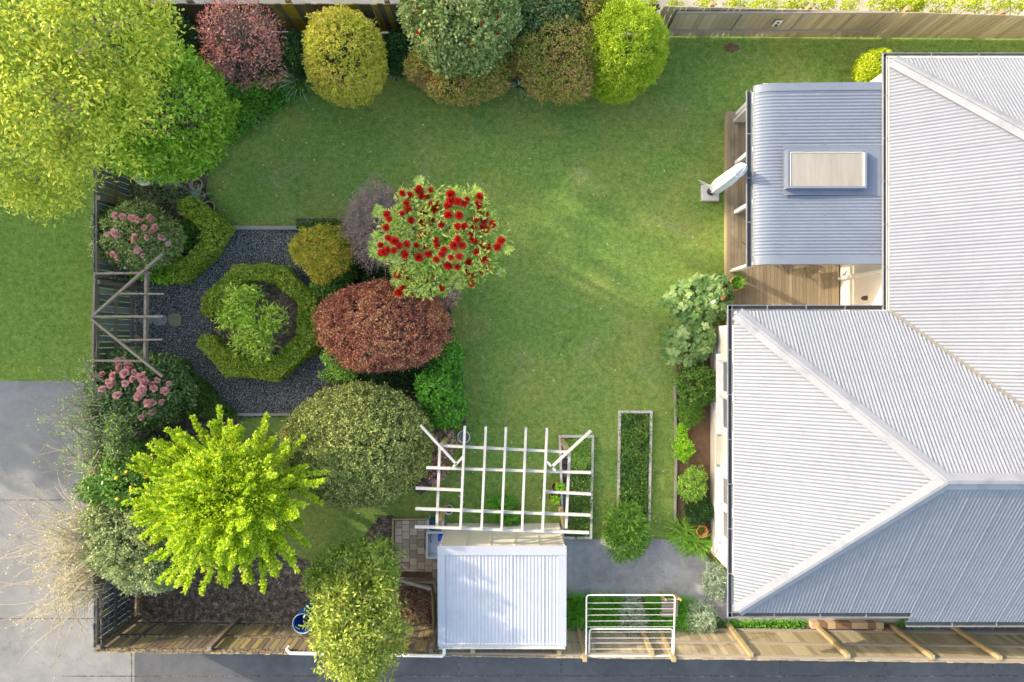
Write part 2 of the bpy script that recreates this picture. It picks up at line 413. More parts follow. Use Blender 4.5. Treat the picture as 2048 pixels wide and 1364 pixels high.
M['far'] = ground_mat('distant_ground', [(.35, (80, 100, 50)), (.65, (120, 125, 80))], .1, 1.5, .02, 20)
M['soil'] = ground_mat('dark_soil', [(.36, (52, 45, 40)), (.5, (108, 96, 85)), (.6, (166, 152, 138)), (.72, (206, 196, 184))], 7, 26, .06, 30, .5)
M['soil2'] = ground_mat('dry_brown_soil', [(.3, (92, 70, 52)), (.5, (126, 98, 76)), (.72, (158, 132, 108))], 4, 40, .03, 50, .5)
def gravel_extra(t, c):
    vo = t.n('ShaderNodeTexVoronoi', Scale=34.0); t.t.links.new(t.geo.outputs['Position'], vo.inputs['Vector'])
    g = t.n('ShaderNodeSeparateColor'); t.t.links.new(vo.outputs['Color'], g.inputs[0])
    c = t.mix(t.math('MULTIPLY', g.outputs[0], .8), c, t.ramp(g.outputs[1], [(.2, lin((116, 114, 108))), (.7, lin((172, 170, 160))), (.93, lin((216, 213, 202))), (1, lin((248, 243, 232)))]))
    return t.mix(t.thr(vo.outputs['Distance'], .42, .62), c, lin((66, 68, 70)))
M['gravel'] = ground_mat('dark_gravel', [(.3, (98, 102, 100)), (.7, (146, 150, 148))], 5, 30, .04, 60, .5, gravel_extra)
def conc(name, a, b, c_, sc1=.5, st=None):
    def ex(t, c):
        c = t.mix(t.math('MULTIPLY', t.thr(t.noise(45, 4, .85), .4, .8), .45), c, lin((70, 72, 74)))
        c = t.mix(t.math('MULTIPLY', t.thr(t.noise(.35, 6, .75, dist=.8), .45, .62), .4), c, lin(c_))
        vo = t.n('ShaderNodeTexVoronoi', Scale=.33, _feature='DISTANCE_TO_EDGE'); wv = t.n('ShaderNodeTexNoise', Scale=1.5, Detail=6.0, Roughness=.7); t.t.links.new(t.geo.outputs['Position'], wv.inputs['Vector'])
        av = t.n('ShaderNodeVectorMath', _operation='ADD'); sv = t.n('ShaderNodeVectorMath', _operation='SCALE'); sv.inputs['Scale'].default_value = 1.1
        t.t.links.new(wv.outputs['Color'], sv.inputs[0]); t.t.links.new(sv.outputs[0], av.inputs[0]); t.t.links.new(t.geo.outputs['Position'], av.inputs[1]); t.t.links.new(av.outputs[0], vo.inputs['Vector'])
        c = t.mix(t.math('MULTIPLY', t.math('LESS_THAN', vo.outputs['Distance'], .0022), .4), c, lin((60, 58, 55)))
        return t.mix(t.math('MULTIPLY', t.thr(t.noise(1.7, 6, .75, dist=1.0), .5, .75), .45), c, lin(st or a))
    return ground_mat(name, [(.3, a), (.5, b), (.72, c_)], sc1, 3.5, .006, 60, .35, ex, .85, .4)
M['drive'] = conc('driveway_concrete', (120, 119, 117), (138, 137, 135), (160, 158, 155))
M['lane'] = conc('lane_shaded_concrete', (78, 80, 83), (92, 94, 97), (112, 113, 115))  # driveway concrete made darker: the fence's shade is put into the colour
M['patio'] = conc('courtyard_concrete', (136, 137, 138), (166, 166, 166), (194, 192, 190), 1.2, (124, 118, 110))
M['footpath'] = conc('pale_footpath', (176, 166, 152), (196, 186, 170), (212, 204, 190))
M['glass'] = None
t = NT('window_glass'); t.col(lin((60, 66, 70))); t.rough(.08); t.b.inputs['Specular IOR Level'].default_value = .8; M['glass'] = t.m
t = NT('skylight_glass'); t.col(t.ramp(t.noise(2.5, 5, .7, t.stretch((3, .25, 1))), [(.3, lin((150, 144, 132))), (.5, lin((160, 154, 142))), (.7, lin((168, 163, 152)))])); t.rough(.12); M['skyglass'] = t.m
M['deck'] = wood('deck_boards', (116, 104, 86), (144, 130, 108), (168, 154, 130), (10, 1.2, 10), .5, lichen=(100, 88, 66), llo=.56, lhi=.8, lsc=1.0)
M['fence_n'] = wood('north_fence_boards', (84, 80, 62), (112, 106, 84), (134, 126, 100), (9, 9, 1.5), .5, lichen=(172, 150, 38), llo=.52, lhi=.64, lsc=.8)
M['fence_ne'] = wood('northeast_fence_boards', (150, 138, 112), (172, 160, 132), (190, 176, 146), (9, 9, 1.5), .55)
M['fence_sw'] = wood('southwest_fence_boards', (86, 78, 66), (132, 120, 100), (166, 154, 130), (9, 9, 1.5), .5, lichen=(164, 144, 80), llo=.46, lhi=.74, lsc=1.3)
M['fence_se'] = wood('southeast_fence_boards', (140, 128, 104), (166, 152, 124), (188, 174, 146), (9, 9, 1.5), .6)
M['fence_w'] = wood('west_fence_boards', (62, 64, 62), (108, 112, 112), (144, 148, 148), (9, 9, 1.5), .45, lichen=(150, 136, 56), llo=.56, lhi=.70, lsc=1.2)

# ------------------------------------------------------------------ ground
def sheet(name, px, z, m, pts=None):
    mb = MB(); mb.sheet(pts or [W(x, y, 0) for x, y in px], z); o = mb.build(name, m); o['kind'] = 'structure'; return o
sheet('ground', None, -.05, M['far'], [(-500,-500),(500,-500),(500,500),(-500,500)])
XW, YN, YS = W(269, 0).x, 8.02, -7.5           # west fence foot, north and south fence lines
sheet('neighbour_lawn', None, 0, M['lawn2'], [(-40, W(0,762,0).y), (XW, W(0,762,0).y), (XW, 30), (-40, 30)])
sheet('driveway', None, 0, M['drive'], [(-40, -30), (XW, -30), (XW, W(0,762,0).y), (-40, W(0,762,0).y)])
sheet('lane', None, 0, M['lane'], [(XW, -30), (40, -30), (40, YS), (XW, YS)])
sheet('footpath', None, 0, M['footpath'], [(XW, YN), (40, YN), (40, 11), (XW, 11)])
sheet('lawn', None, 0, M['lawn'], [(XW, YS), (40, YS), (40, YN), (XW, YN)])
def strip(mb, a, b, w_, z):
    a = Vector(a); b = Vector(b); d = (b-a).normalized(); s_ = Vector((-d.y, d.x))*w_/2
    mb.sheet([a[:2] and (a.x-s_.x, a.y-s_.y), (b.x-s_.x, b.y-s_.y), (b.x+s_.x, b.y+s_.y), (a.x+s_.x, a.y+s_.y)], z)
mb = MB()
for y in (1000, 1237): strip(mb, W(-900, y).to_2d(), W(268, y).to_2d(), .02, .004)
for x in (263, 640, 918, 1122, 1340, 1560, 1770, 1985): strip(mb, W(x, 1256).to_2d(), W(x, 2400).to_2d(), .022, .004)
strip(mb, W(120, 1352).to_2d(), W(2600, 1352).to_2d(), .02, .008)
mb.build('driveway_joint', M['soil'])['kind'] = 'structure'
mb = MB()
for x in (1480, 1740, 1900, 2020): strip(mb, W(x, 66).to_2d(), W(x, -140).to_2d(), .018, .004)
mb.build('footpath_joint', M['soil'])['kind'] = 'structure'
# soil beds: real mounds of tilled earth laid on the ground
BEDS = []
def bed(name, px, z, m, seed=0, amp=.02, res=.07):
    BEDS.append(px); rng = np.random.default_rng(seed); poly = [W(x, y, 0) for x, y in px]
    mb = MB(); mb.sheet(poly, z); o = mb.build(name, m); o['kind'] = 'structure'
    return o
bed('garden_bed', [(269, 60), (1320, 76), (1300, 130), (1210, 178), (1120, 182), (1030, 176), (930, 190), (850, 178), (832, 150), (770, 150), (755, 172),
    (660, 182), (628, 182), (600, 194), (565, 214), (530, 240), (480, 268), (440, 300), (420, 335), (412, 380), (425, 415), (458, 452), (460, 462), (350, 575), (269, 575)], .012, M['soil'])
bed('garden_bed', [(590, 438), (700, 436), (760, 400), (830, 395), (900, 500), (905, 600), (898, 680), (925, 740), (932, 850), (905, 860), (880, 960), (842, 990), (780, 950), (600, 860), (572, 830), (660, 757), (702, 700), (702, 600), (600, 470)], .012, M['soil'])
bed('garden_bed', [(269, 714), (355, 714), (470, 836), (480, 850), (470, 930), (520, 1040), (560, 1100), (640, 1128), (700, 1110), (760, 1030), (790, 1030), (790, 1150), (870, 1150), (870, 1248), (269, 1248)], .012, M['soil'])
bed('gravel_path', [(458, 459), (592, 459), (604, 474), (705, 600), (705, 700), (660, 757), (575, 832), (474, 836), (350, 712), (262, 712), (262, 570), (352, 570)], .020, M['gravel'])
bed('garden_bed', [(424, 628), (470, 566), (560, 560), (596, 600), (596, 690), (550, 735), (470, 735), (424, 690)], .028, M['soil'])
bed('garden_bed', [(1352, 720), (1425, 660), (1425, 1120), (1395, 1095), (1348, 1040)], .012, M['soil2'])
bed('garden_bed', [(1240, 826), (1302, 826), (1297, 1074), (1236, 1074)], .012, M['soil'])
bed('garden_bed', [(1122, 874), (1184, 874), (1182, 1076), (1122, 1076)], .012, M['soil'])
bed('courtyard', [(890, 1075), (1210, 1078), (1290, 1076), (1360, 1080), (1400, 1100), (1425, 1128), (1460, 1170), (1640, 1205), (2100, 1205), (2600, 1205), (2600, 1244), (1430, 1244), (890, 1244)], .010, M['patio'])
bed('fence_border', [(1090, 1196), (1235, 1196), (1330, 1190), (1420, 1215), (1450, 1246), (2300, 1247), (2300, 1256), (1090, 1256)], .016, M['soil'])

bed('bare_soil_patch', [(1446, 92), (1460, 86), (1476, 90), (1480, 99), (1466, 106), (1450, 102)], .006, M['soil2'])
# ------------------------------------------------------------------ fences
def fence(name, label, A, B, hA, hB, inner, mp, mr, rails=(.25, .95, 1.65), posts=None, pw=.145, seed=0, postm=None, ph=0, cap=None, jit=.012, gap=.008, postw=.1, group=None, skip=(), rail_m=None):
    """boards nailed to the outer side of rails; rails and posts on the inner side"""
    rnd = random.Random(seed); A = Vector((A[0], A[1], 0)); B = Vector((B[0], B[1], 0)); L = (B-A).length; d = (B-A)/L; ang = math.atan2(d.y, d.x)
    inn = Vector((inner[0], inner[1], 0)); e = empty(name, (A+B)/2, label, 'fence', group)
    mb = MB(); n = int(L/pw)
    for i in range(n):
        t = (i+.5)*pw; h = hA+(hB-hA)*t/L+rnd.uniform(-jit, jit); c = A+d*t
        mb.box((c.x, c.y, h/2+.02), (pw-gap*rnd.uniform(.4, 2.2), .019, h-.04), ang+rnd.uniform(-.012, .012))
    mb.build('boards', mp, e)
    for r in rails:
        m2 = MB(); hf = lambda t: r*(hA+(hB-hA)*t)/1.8
        m2.beam(A+inn*.035+Vector((0,0,hf(0))), B+inn*.035+Vector((0,0,hf(1))), .045, .09); m2.build('rail', rail_m or mr, e)
    for t in (posts or []):
        c = A+d*t+inn*(.06+postw/2); h = hA+(hB-hA)*t/L+ph
        m3 = MB(); m3.box((c.x, c.y, h/2), (postw, postw, h), ang); m3.build('post', postm or mr, e, bevel=.004)
    if cap:
        m4 = MB(); m4.beam(A+Vector((0,0,hA+.014)), B+Vector((0,0,hB+.014)), cap, .022); m4.build('capping', mr, e)
    return e
SW = W(186, 1304, 1.8); SM = W(878, 1312, 1.8); SE = W(2048, 1326, 1.8)
dSE = (SE-SM).normalized()
fence('paling_fence', 'old lichen-stained timber fence along the dark lane, left of the white garden shed', SW, SM-Vector((.01,0,0)), 1.8, 1.8, (0,1), M['fence_sw'], M['mosswood'], posts=[.12, 2.75, 5.4, 8.0], seed=2, jit=.025, gap=.014, rails=(.22, .95, 1.7))
fence('paling_fence', 'pale pine timber fence along the dark lane, below the shed and the big house roof', SM, SM+dSE*22, 1.8, 1.8, (0,1), M['fence_se'], M['tanwood'], posts=[.75+.05, 2.85, 5.05, 7.4, 9.7, 11.7, 13.3, 16, 18.6], seed=3, jit=.02, rails=(.2, .97, 1.7), rail_m=M['greywood'])
NWp = W(240, 64); NE0 = W(1302, 78); 
fence('paling_fence', 'grey-green weathered fence streaked yellow behind the shrubs of the upper garden border', (XW, 8.16), (3.62, 8.1), 1.45, 1.55, (0,1), M['fence_n'], M['oldwood'], seed=4, rails=(.25, 1.5), jit=.02, gap=.005, posts=[2.1, 4.5, 6.9, 9.3, 11.7])
fence('paling_fence', 'pale bare timber fence beyond the house, bordering the sunlit footpath', (3.63, 8.02), (20, 7.9), 1.62, 1.0, (0,1), M['fence_ne'], M['tanwood'], seed=5, rails=(.3, 1.45), jit=.008, gap=.01, posts=[1.2, 3.6, 6.0, 8.4, 10.8])
fence('paling_fence', 'dark blue-grey fence with yellow lichen along the left side of the garden', (XW+.02, 8.1), (XW+.02, SW.y+.03), 1.8, 1.8, (1,0), M['fence_w'], M['oldwood'], posts=[2.4, 4.7, 6.7, 9.0, 11.3, 13.6], seed=6, rails=(.25, .95, 1.72), jit=.025, gap=.014)
# framed panel of boards on the north fence with its white latch plate
e = empty('panel_gate', (6.3, 8.0, .5), 'long framed timber panel with a white latch plate fixed to the pale fence', 'gate')
mb = MB(); x0, x1 = 3.98, 9.2
for i in range(int((x1-x0)/.15)): mb.box((x0+.075+i*.15, 7.985, .93), (.142, .016, .98))
mb.build('boards', M['fence_ne'], e)
for z in (.44, 1.42):
    mb = MB(); mb.box(((x0+x1)/2, 7.955, z), (x1-x0, .04, .09)); mb.build('rail', M['greywood'], e)
for x in (x0+.04, 5.65, 7.15, 8.4, x1-.04):
    mb = MB(); mb.box((x, 7.955, .93), (.08, .036, .888)); mb.build('stile', M['greywood'], e)
mb = MB(); mb.box((6.62, 7.925, .93), (.17, .012, .3)); pl = mb.build('latch_plate', M['white'], e, bevel=.002)
for z_, r_ in ((.99, .03), (.86, .045)):
    mb = MB(); mb.lathe((6.62, 7.917, z_), [(r_, 0), (r_, .018)], 14, Matrix.Rotation(rad(90), 3, 'X')); mb.build('latch_knob', M['metal_dark'], pl)

# ------------------------------------------------------------------ house
ZE, TN = 2.7, .64                                   # eave height, roof slope
A_ = (8.44, 6.33); C_ = (8.44, .68); HS = 6.0
def corr(mb, poly, eave_dir, up_dir, z0, org, pitch=.0762, amp=.0115, dz=0.0, tn=TN, per=6):
    """corrugated sheet: ribs run up the slope; poly is the plan outline"""
    ev = Vector(eave_dir); uv = Vector(up_dir); P = [((Vector(p)-Vector(org)).dot(ev), (Vector(p)-Vector(org)).dot(uv)) for p in poly]
    v0 = min(p[0] for p in P); v1 = max(p[0] for p in P); n = int((v1-v0)/pitch*per); ts = [v0+(v1-v0)*i/n for i in range(n+1)]
    ts = sorted(set(ts+[p[0] for p in P])); rows = []
    for t in ts:
        us = []
        for i in range(len(P)):
            (a, b), (c, d) = P[i], P[(i+1)%len(P)]
            if abs(a-c) > 1e-9 and min(a, c)-1e-7 <= t <= max(a, c)+1e-7: us.append(b+(d-b)*(t-a)/(c-a))
        if us: rows.append((t, min(us), max(us)))
    vs = []; fs = []
    for t, a, b in rows:
        hh = amp*math.cos(2*math.pi*t/pitch)+(.005 if int(math.floor(t/pitch+.5)) % 9 == 0 and math.cos(2*math.pi*t/pitch) > -.3 else 0)
        for u in (a, b):
            p = Vector(org)+ev*t+uv*u; vs.append((p.x, p.y, z0+u*tn+hh+dz))
    for i in range(len(rows)-1): fs.append((2*i, 2*i+1, 2*i+3, 2*i+2))
    n1 = (Vector(vs[1])-Vector(vs[0])).cross(Vector(vs[2])-Vector(vs[0]))
    if n1.z > 0: fs = [f[::-1] for f in fs]
    fs = [f if ((Vector(vs[f[1]])-Vector(vs[f[0]])).cross(Vector(vs[f[2]])-Vector(vs[f[0]]))).z > 0 else f[::-1] for f in fs]
    mb.add(vs, fs)
house = empty('house', (8, 0, 0), 'house with a pale corrugated steel hip roof filling the right side', 'house')
AX, AY = A_[0]+HS, A_[1]-HS                          # main hip apex
mm = (C_[1] - (A_[1]-2*HS))/2; MX, MY = C_[0]+mm, C_[1]-mm
WX0, WN, WS = 4.96, .68, -6.08; hs = (WN-WS)/2; RY = (WN+WS)/2; RX = WX0+hs; E = 20
roofs = [
 ('roof', [A_, (AX, AY), (MX, MY), C_], (0, 1), (1, 0), (8.44, 0)),
 ('roof', [A_, (AX, AY), (E, AY), (E, A_[1])], (1, 0), (0, -1), (0, A_[1])),
 ('roof', [C_, (MX, MY), (E, MY), (E, RY), (RX, RY), (WX0, WN)], (1, 0), (0, -1), (0, WN)),
 ('roof', [(WX0, WN), (RX, RY), (WX0, WS)], (0, 1), (1, 0), (WX0, 0)),
 ('roof', [(WX0, WS), (RX, RY), (E, RY), (E, WS-.27), (8.95, WS-.27), (8.95, WS)], (1, 0), (0, 1), (0, WS)),
]
for nm, poly, ed, ud, org in roofs:
    mb = MB(); corr(mb, poly, ed, ud, ZE, org)
    ev_, uv_ = Vector(ed), Vector(ud); PP = [((Vector(p)-Vector(org)).dot(ev_), (Vector(p)-Vector(org)).dot(uv_)) for p in poly]
    for u in (.12, 1.05, 2.0, 2.95, 3.9):
        tt_ = math.ceil(min(p[0] for p in PP)/.2286)*.2286
        while tt_ < min(13 if ed == (1, 0) else 99, max(p[0] for p in PP)):
            if inpoly(np.array([tt_, tt_-.25, tt_+.25]), np.array([u]*3), PP).all():
                p = Vector(org)+ev_*tt_+uv_*u; mb.lathe((p.x, p.y, ZE+u*TN+.010), [(.012, 0), (.011, .006), (.0, .011)], 5)
            tt_ += .2286
    mb.build(nm, M['iron'], house, True)
mb = MB(); mb.add([(AX, AY, ZE+HS*TN), (E, AY, ZE+HS*TN), (E, MY, ZE+(WN-MY)*TN), (MX, MY, ZE+(WN-MY)*TN)], [(0,3,2,1)]); mb.build('roof', M['iron'], house)
def capping(a, b, w_=.16, rise=.05):
    """folded ridge or hip capping: two flanges and a rolled centre"""
    a = Vector(a); b = Vector(b); d = (b-a).normalized(); s_ = d.cross(Vector((0,0,1))).normalized(); u = s_.cross(d)
    v = []
    dd = [(-w_, -w_*.52), (-w_*.2, -.0), (-.03, .03), (.03, .03), (w_*.2, 0), (w_, -w_*.52)]
    for p in (a, b):
        for x, y in dd: v.append(p+s_*x+Vector((0,0,y*(1 if abs(d.z) < .1 else .78)+rise)))
    mb = MB(); n = len(dd); mb.add(v, [(i, i+1, n+i+1, n+i) for i in range(n-1)])
    o = mb.build('ridge_capping', M['flash'], house); return o
Z3 = lambda p, u: (p[0], p[1], ZE+u*TN)
c2 = lambda p, d: (p[0]+.06, p[1]+d)
capping(Z3(c2(A_, -.06), .06), Z3((AX, AY), HS), .16); capping(Z3(c2((WX0, WN), -.06), .06), Z3((RX, RY), hs), .16); capping(Z3(c2((WX0, WS), .06), .06), Z3((RX, RY), hs), .16)
capping(Z3((RX-.02, RY), hs), Z3((E, RY), hs), .16); capping(Z3((AX, AY), HS), Z3((E, AY), HS), .16)
# valley gutter
mb = MB(); a = Vector((C_[0], C_[1], ZE-.0)); b = Vector((MX, MY, ZE+mm*TN)); mb.beam(a+Vector((0,0,.016)), b+Vector((0,0,.016)), .07, .02); mb.build('valley_gutter', plain('aged_valley_steel', (120, 117, 110), .7, .12, 9), house)
def gutter(pts, w_=.12, par=house, m=None):
    """open quad gutter: floor, outer lip, inner lip, brackets across"""
    mb = MB(); inn = MB()
    for (ax, ay), (bx, by), (ox, oy), z in pts:
        a = Vector((ax, ay, z)); b = Vector((bx, by, z)); o = Vector((ox, oy, 0))
        mb.beam(a+o*w_, b+o*w_, .014, .06); mb.beam(a+o*.0-Vector((0,0,.03)), b+o*.0-Vector((0,0,.03)), .012, .07)
        inn.beam(a+o*w_*.5-Vector((0,0,.05)), b+o*w_*.5-Vector((0,0,.05)), w_-.014, .012)
        L = (b-a).length; k = int(L/1.1)
        for i in range(1, k+1):
            p = a+(b-a)*(i/(k+1)); mb.beam(p+Vector((0,0,.045)), p+o*w_+Vector((0,0,.052)), .02, .006)
    g = mb.build('gutter', m or M['flash'], par); inn.build('gutter_floor', M['gutterdark'], g)
g_ = .0
gutter([((8.42, 6.45), (8.42, .70), (-1, 0), ZE-.05), ((8.32, 6.35), (E, 6.35), (0, 1), ZE-.05), ((4.84, .70), (8.32, .70), (0, 1), ZE-.05),
        ((4.94, .80), (4.94, -6.20), (-1, 0), ZE-.05), ((4.84, -6.10), (8.95, -6.10), (0, -1), ZE-.05), ((8.95, -6.37), (E, -6.37), (0, -1), ZE-.22)], .10)
# walls
def wall(pts, z0, z1, m=M['cream'], th=.1):
    mb = MB(); mb.prism(pts, z0, z1); return mb.build('wall', m, house)
wx = 5.24
wall([(8.56, .38), (8.56, 6.2), (E, 6.2), (E, -5.85), (8.561, -5.85)], 0, ZE-.08)
# west wall of the wing with two window openings
wins = [(-.52, -2.62), (-3.55, -5.55)]               # y ranges of the windows
def P_y(py, z): return (682-py)*(H-z)/F
ws = [(P_y(716, 1.75), P_y(872, 1.75)), (P_y(955, 1.75), P_y(1098, 1.75))]
zs0, zs1 = .85, 2.15
ys = [.38] + [v for w2 in ws for v in w2] + [-5.55]
mb = MB()
for i in range(0, len(ys), 2): mb.prism([(wx, ys[i]), (wx+.14, ys[i]), (wx+.14, ys[i+1]), (wx, ys[i+1])], 0, ZE-.08)
for a, b in ws:
    mb.prism([(wx, a), (wx+.14, a), (wx+.14, b), (wx, b)], 0, zs0); mb.prism([(wx, a), (wx+.14, a), (wx+.14, b), (wx, b)], zs1, ZE-.08)
mb.prism([(wx+.14, .38), (8.55, .38), (8.55, .24), (wx+.14, .24)], 0, ZE-.08)
mb.prism([(wx, -5.55), (wx+.14, -5.55), (5.72, -5.85), (5.6, -5.86)], 0, ZE-.08)
mb.prism([(5.6, -5.86), (8.55, -5.86), (8.55, -5.72), (5.72, -5.72)], 0, ZE-.08)
mb.build('wall', M['cream'], house)
mb = MB(); mb.prism([(wx+.14, .24), (8.55, .24), (8.55, -5.72), (wx+.14, -5.72)], .3, .34); mb.build('floor', M['oldwood'], house)
mb = MB(); mb.prism([(WX0+.02, WN-.02), (8.5, WN-.02), (8.5, WS+.02), (WX0+.02, WS+.02)], ZE-.08, ZE-.05); mb.prism([(8.4, 6.4), (E, 6.4), (E, WS+.02), (8.5, WS+.02), (8.5, WN-.02), (8.4, WN-.02)], ZE-.08, ZE-.05); mb.build('soffit', M['cream'], house)
mb = MB(); mb.box((wx-.012, (ys[0]+ys[-1])/2, .2), (.024, ys[0]-ys[-1], .4)); mb.build('plinth', M['cream'], house)
M['sillblue'] = plain('grey_blue_sill', (142, 154, 168), .6, .05, 4)  # grey-blue strip just below each white window frame
for a, b in ws:
    mb = MB(); d = .06
    mb.box((wx-.02, (a+b)/2, zs1-.035), (.16, a-b+.1, .07)); mb.box((wx-.03, (a+b)/2, zs0+.03), (.2, a-b+.16, .05))
    mb.box((wx-.02, a-.035, (zs0+zs1)/2), (.15, .07, zs1-zs0-.13)); mb.box((wx-.02, b+.035, (zs0+zs1)/2), (.15, .07, zs1-zs0-.13))
    mb.box((wx-.018, (a+b)/2, (zs0+zs1)/2), (.13, .08, zs1-zs0-.13))
    win = mb.build('window', M['white'], house, bevel=.004)
    mb = MB(); mb.box((wx-.03, (a+b)/2, zs0-.1), (.06, a-b+.26, .13)); mb.build('sill', M['sillblue'], win)
    for s_ in (a-.07, (a+b)/2-.04):
        y0, y1 = s_, s_-((a-b)/2-.11)
        mb = MB(); mb.box((wx+.03, (y0+y1)/2, (zs0+zs1)/2), (.008, y0-y1, zs1-zs0-.15)); mb.build('glass', M['glass'], win)
        mb = MB(); yc = (y0+y1)/2; hw = (y0-y1)/2
        for yy in (y0-.025, y1+.025): mb.box((wx+.01, yy, (zs0+zs1)/2), (.03, .05, zs1-zs0-.15))
        for zz in (zs0+.1, zs1-.1): mb.box((wx+.01, yc, zz), (.028, y0-y1-.1, .05))
        mb.build('sash', M['white'], win)
# verandah roof with a bullnose edge
VX0, VXC, VX1 = 5.53, 6.02, 8.5; VY0, VY1 = 1.74, 5.84
def vz(x):
    if x >= VXC: return 2.50+(x-VXC)*.03
    t = (VXC-x)/(VXC-VX0); return 2.50-.24*(1-math.sqrt(max(0, 1-t*t*.96)))-.01*t
mb = MB(); n = int((VY1-VY0-.32)/.0762*6); xs = [VX0+(VXC-VX0)*i/14 for i in range(15)]+[6.6, 7.4, VX1]
vs = []; 
for j in range(n+1):
    y = VY0+.16+(VY1-VY0-.32)*j/n; hh = .0095*math.cos(2*math.pi*y/.0762)
    for x in xs: vs.append((x, y, vz(x)+hh))
k = len(xs); mb.add(vs, [(j*k+i, j*k+i+1, (j+1)*k+i+1, (j+1)*k+i) for j in range(n) for i in range(k-1)])
for x in (6.12, 7.05, 8.1):
    for j in range(18):
        y = VY0+.2+j*.0762*3
        if y < VY1-.2: mb.lathe((x, y, vz(x)+.008), [(.012, 0), (.011, .006), (0, .012)], 6)
vr = mb.build('verandah_roof', M['iron2'], house, True)
for y0, y1 in ((VY0, VY0+.18), (VY1-.18, VY1)):
    mb = MB(); vs = []
    for x in xs: vs += [(x, y0, vz(x)+.02), (x, y1, vz(x)+.02)]
    mb.add(vs, [(2*i, 2*i+2, 2*i+3, 2*i+1) for i in range(k-1)])
    yo = y0 if y0 == VY0 else y1
    vs = []
    for x in xs: vs += [(x, yo, vz(x)+.02), (x, yo, vz(x)-.12)]
    mb.add(vs, [(2*i, 2*i+1, 2*i+3, 2*i+2) for i in range(k-1)])
    mb.build('barge_flashing', M['iron2'], vr)
gutter([((VX0+.0, VY0-.02), (VX0+.0, VY1-.06), (-1, 0), 2.22)], .12)
# skylight
c0 = W(1568, 303, 2.55); c1 = W(1726, 380, 2.55)
SX0, SX1, SY1, SY0 = c0.x, c1.x, c0.y, c1.y
mb = MB(); mb.box(((SX0-.03+8.5)/2, (SY0+SY1)/2, vz(7.2)+.035), (8.5-SX0+.03, SY1-SY0+.24, .012)); fl = mb.build('skylight_flashing', M['iron2'], house)
mb = MB(); zt = 2.72; cx, cy = (SX0+SX1)/2, (SY0+SY1)/2
for y in (SY0+.025, SY1-.025): mb.box((cx, y, zt-.08), (SX1-SX0, .05, .18))
for x in (SX0+.025, SX1-.025): mb.box((x, cy, zt-.08), (.05, SY1-SY0-.1, .18))
sk = mb.build('skylight', M['iron2'], house, bevel=.006)
mb = MB(); mb.box((cx, cy, zt-.02), (SX1-SX0-.1, SY1-SY0-.1, .01)); mb.build('glass', M['skyglass'], sk)
mb = MB(); mb.box((cx, SY1-.06, zt-.006), (SX1-SX0-.1, .02, .012)); mb.box((SX1-.065, cy, zt-.006), (.03, SY1-SY0-.1, .012)); mb.box((SX0+.08, cy, zt-.006), (.02, SY1-SY0-.1, .01)); mb.build('inner_frame', M['cream'], sk)
# verandah posts, end wall, beam, lamp
for px, py in ((1470, 228), (1468, 326), (1467, 424)):
    b = W(px, py, .2); mb = MB(); mb.box((b.x+.06, b.y, 1.2), (.095, .095, 2.0)); mb.build('verandah_post', M['white'], house, bevel=.004)
b = W(1460, 541, .2); mb = MB(); mb.box((b.x+.1, b.y, 1.2), (.095, .095, 2.0)); mb.build('verandah_post', M['white'], house, bevel=.004)
mb = MB(); mb.tube([(b.x+.02, b.y-.03, .02), (b.x+.02, b.y-.03, .3), (b.x+.03, b.y-.03, 2.1)], .04, 8); mb.build('downpipe', M['white'], house, True)
mb = MB(); mb.box((VX0+.1, (VY0+VY1)/2, 2.13), (.05, VY1-VY0-.1, .14)); mb.build('verandah_beam', M['white'], house)
mb = MB(); mb.box((7.1, VY1-.12, 1.2), (2.7, .06, 1.98)); mb.build('verandah_end_wall', M['cream'], house)
mb = MB(); mb.box((8.52, 1.62, 1.35), (.09, .07, 2.3)); mb.build('corner_board', M['white'], house)
mb = MB(); p = W(1697, 600, .75); mb.lathe((8.545, p.y, 1.5), [(.055, 0), (.06, .03), (.05, .06), (.05, .09), (.02, .12)], 14, Matrix.Rotation(rad(-90), 3, 'Y')); mb.build('wall_lamp', M['metal_dark'], house, True)
# deck
e = empty('timber_deck', (6.5, 3, .2), 'weathered timber deck of long boards beside the house under the verandah roof', 'deck')
rnd = random.Random(9); mb = MB(); x = 5.60
while x < 8.5:
    y = .42
    while y < 5.95:
        l = rnd.uniform(1.8, 4.2); y2 = min(5.95, y+l)
        if x > 5.6 and x < 5.62: pass
        mb.box((x+.045, (y+y2)/2, .188), (.088, y2-y-.004, .024)); y = y2
    x += .094
mb.build('deck_boards', M['deck'], e)
mb = MB(); mb.box((5.59, 3.18, .09), (.022, 5.5, .19)); mb.box((7.0, 5.965, .09), (2.8, .022, .19)); mb.build('fascia', M['tanwood'], e)
# ------------------------------------------------------------------ plant materials
G = {}
G['box'] = foliage('box_leaves', [(62, 88, 20), (98, 124, 30), (138, 152, 56), (172, 180, 88)], 2.2, .75, gain=1.65)
G['boxdark'] = foliage('dark_box_leaves', [(40, 66, 26), (66, 96, 36), (100, 128, 50)], 2.5, .7, gain=1.7)
G['var'] = foliage('variegated_leaves', [(60, 82, 42), (94, 114, 58), (138, 148, 80), (194, 194, 114), (214, 206, 132)], 2.0, .85, gain=1.12)
G['red'] = foliage('barberry_leaves', [(76, 42, 46), (114, 60, 58), (154, 88, 72), (206, 142, 96), (232, 190, 126)], 1.2, .65)
G['camellia'] = foliage('camellia_leaves', [(66, 86, 42), (98, 116, 62), (134, 146, 82), (184, 186, 130)], 2, .75, .45)
G['camdark'] = foliage('dark_camellia_leaves', [(42, 66, 34), (68, 94, 48), (100, 122, 70), (150, 160, 104)], 2, .75, .45)
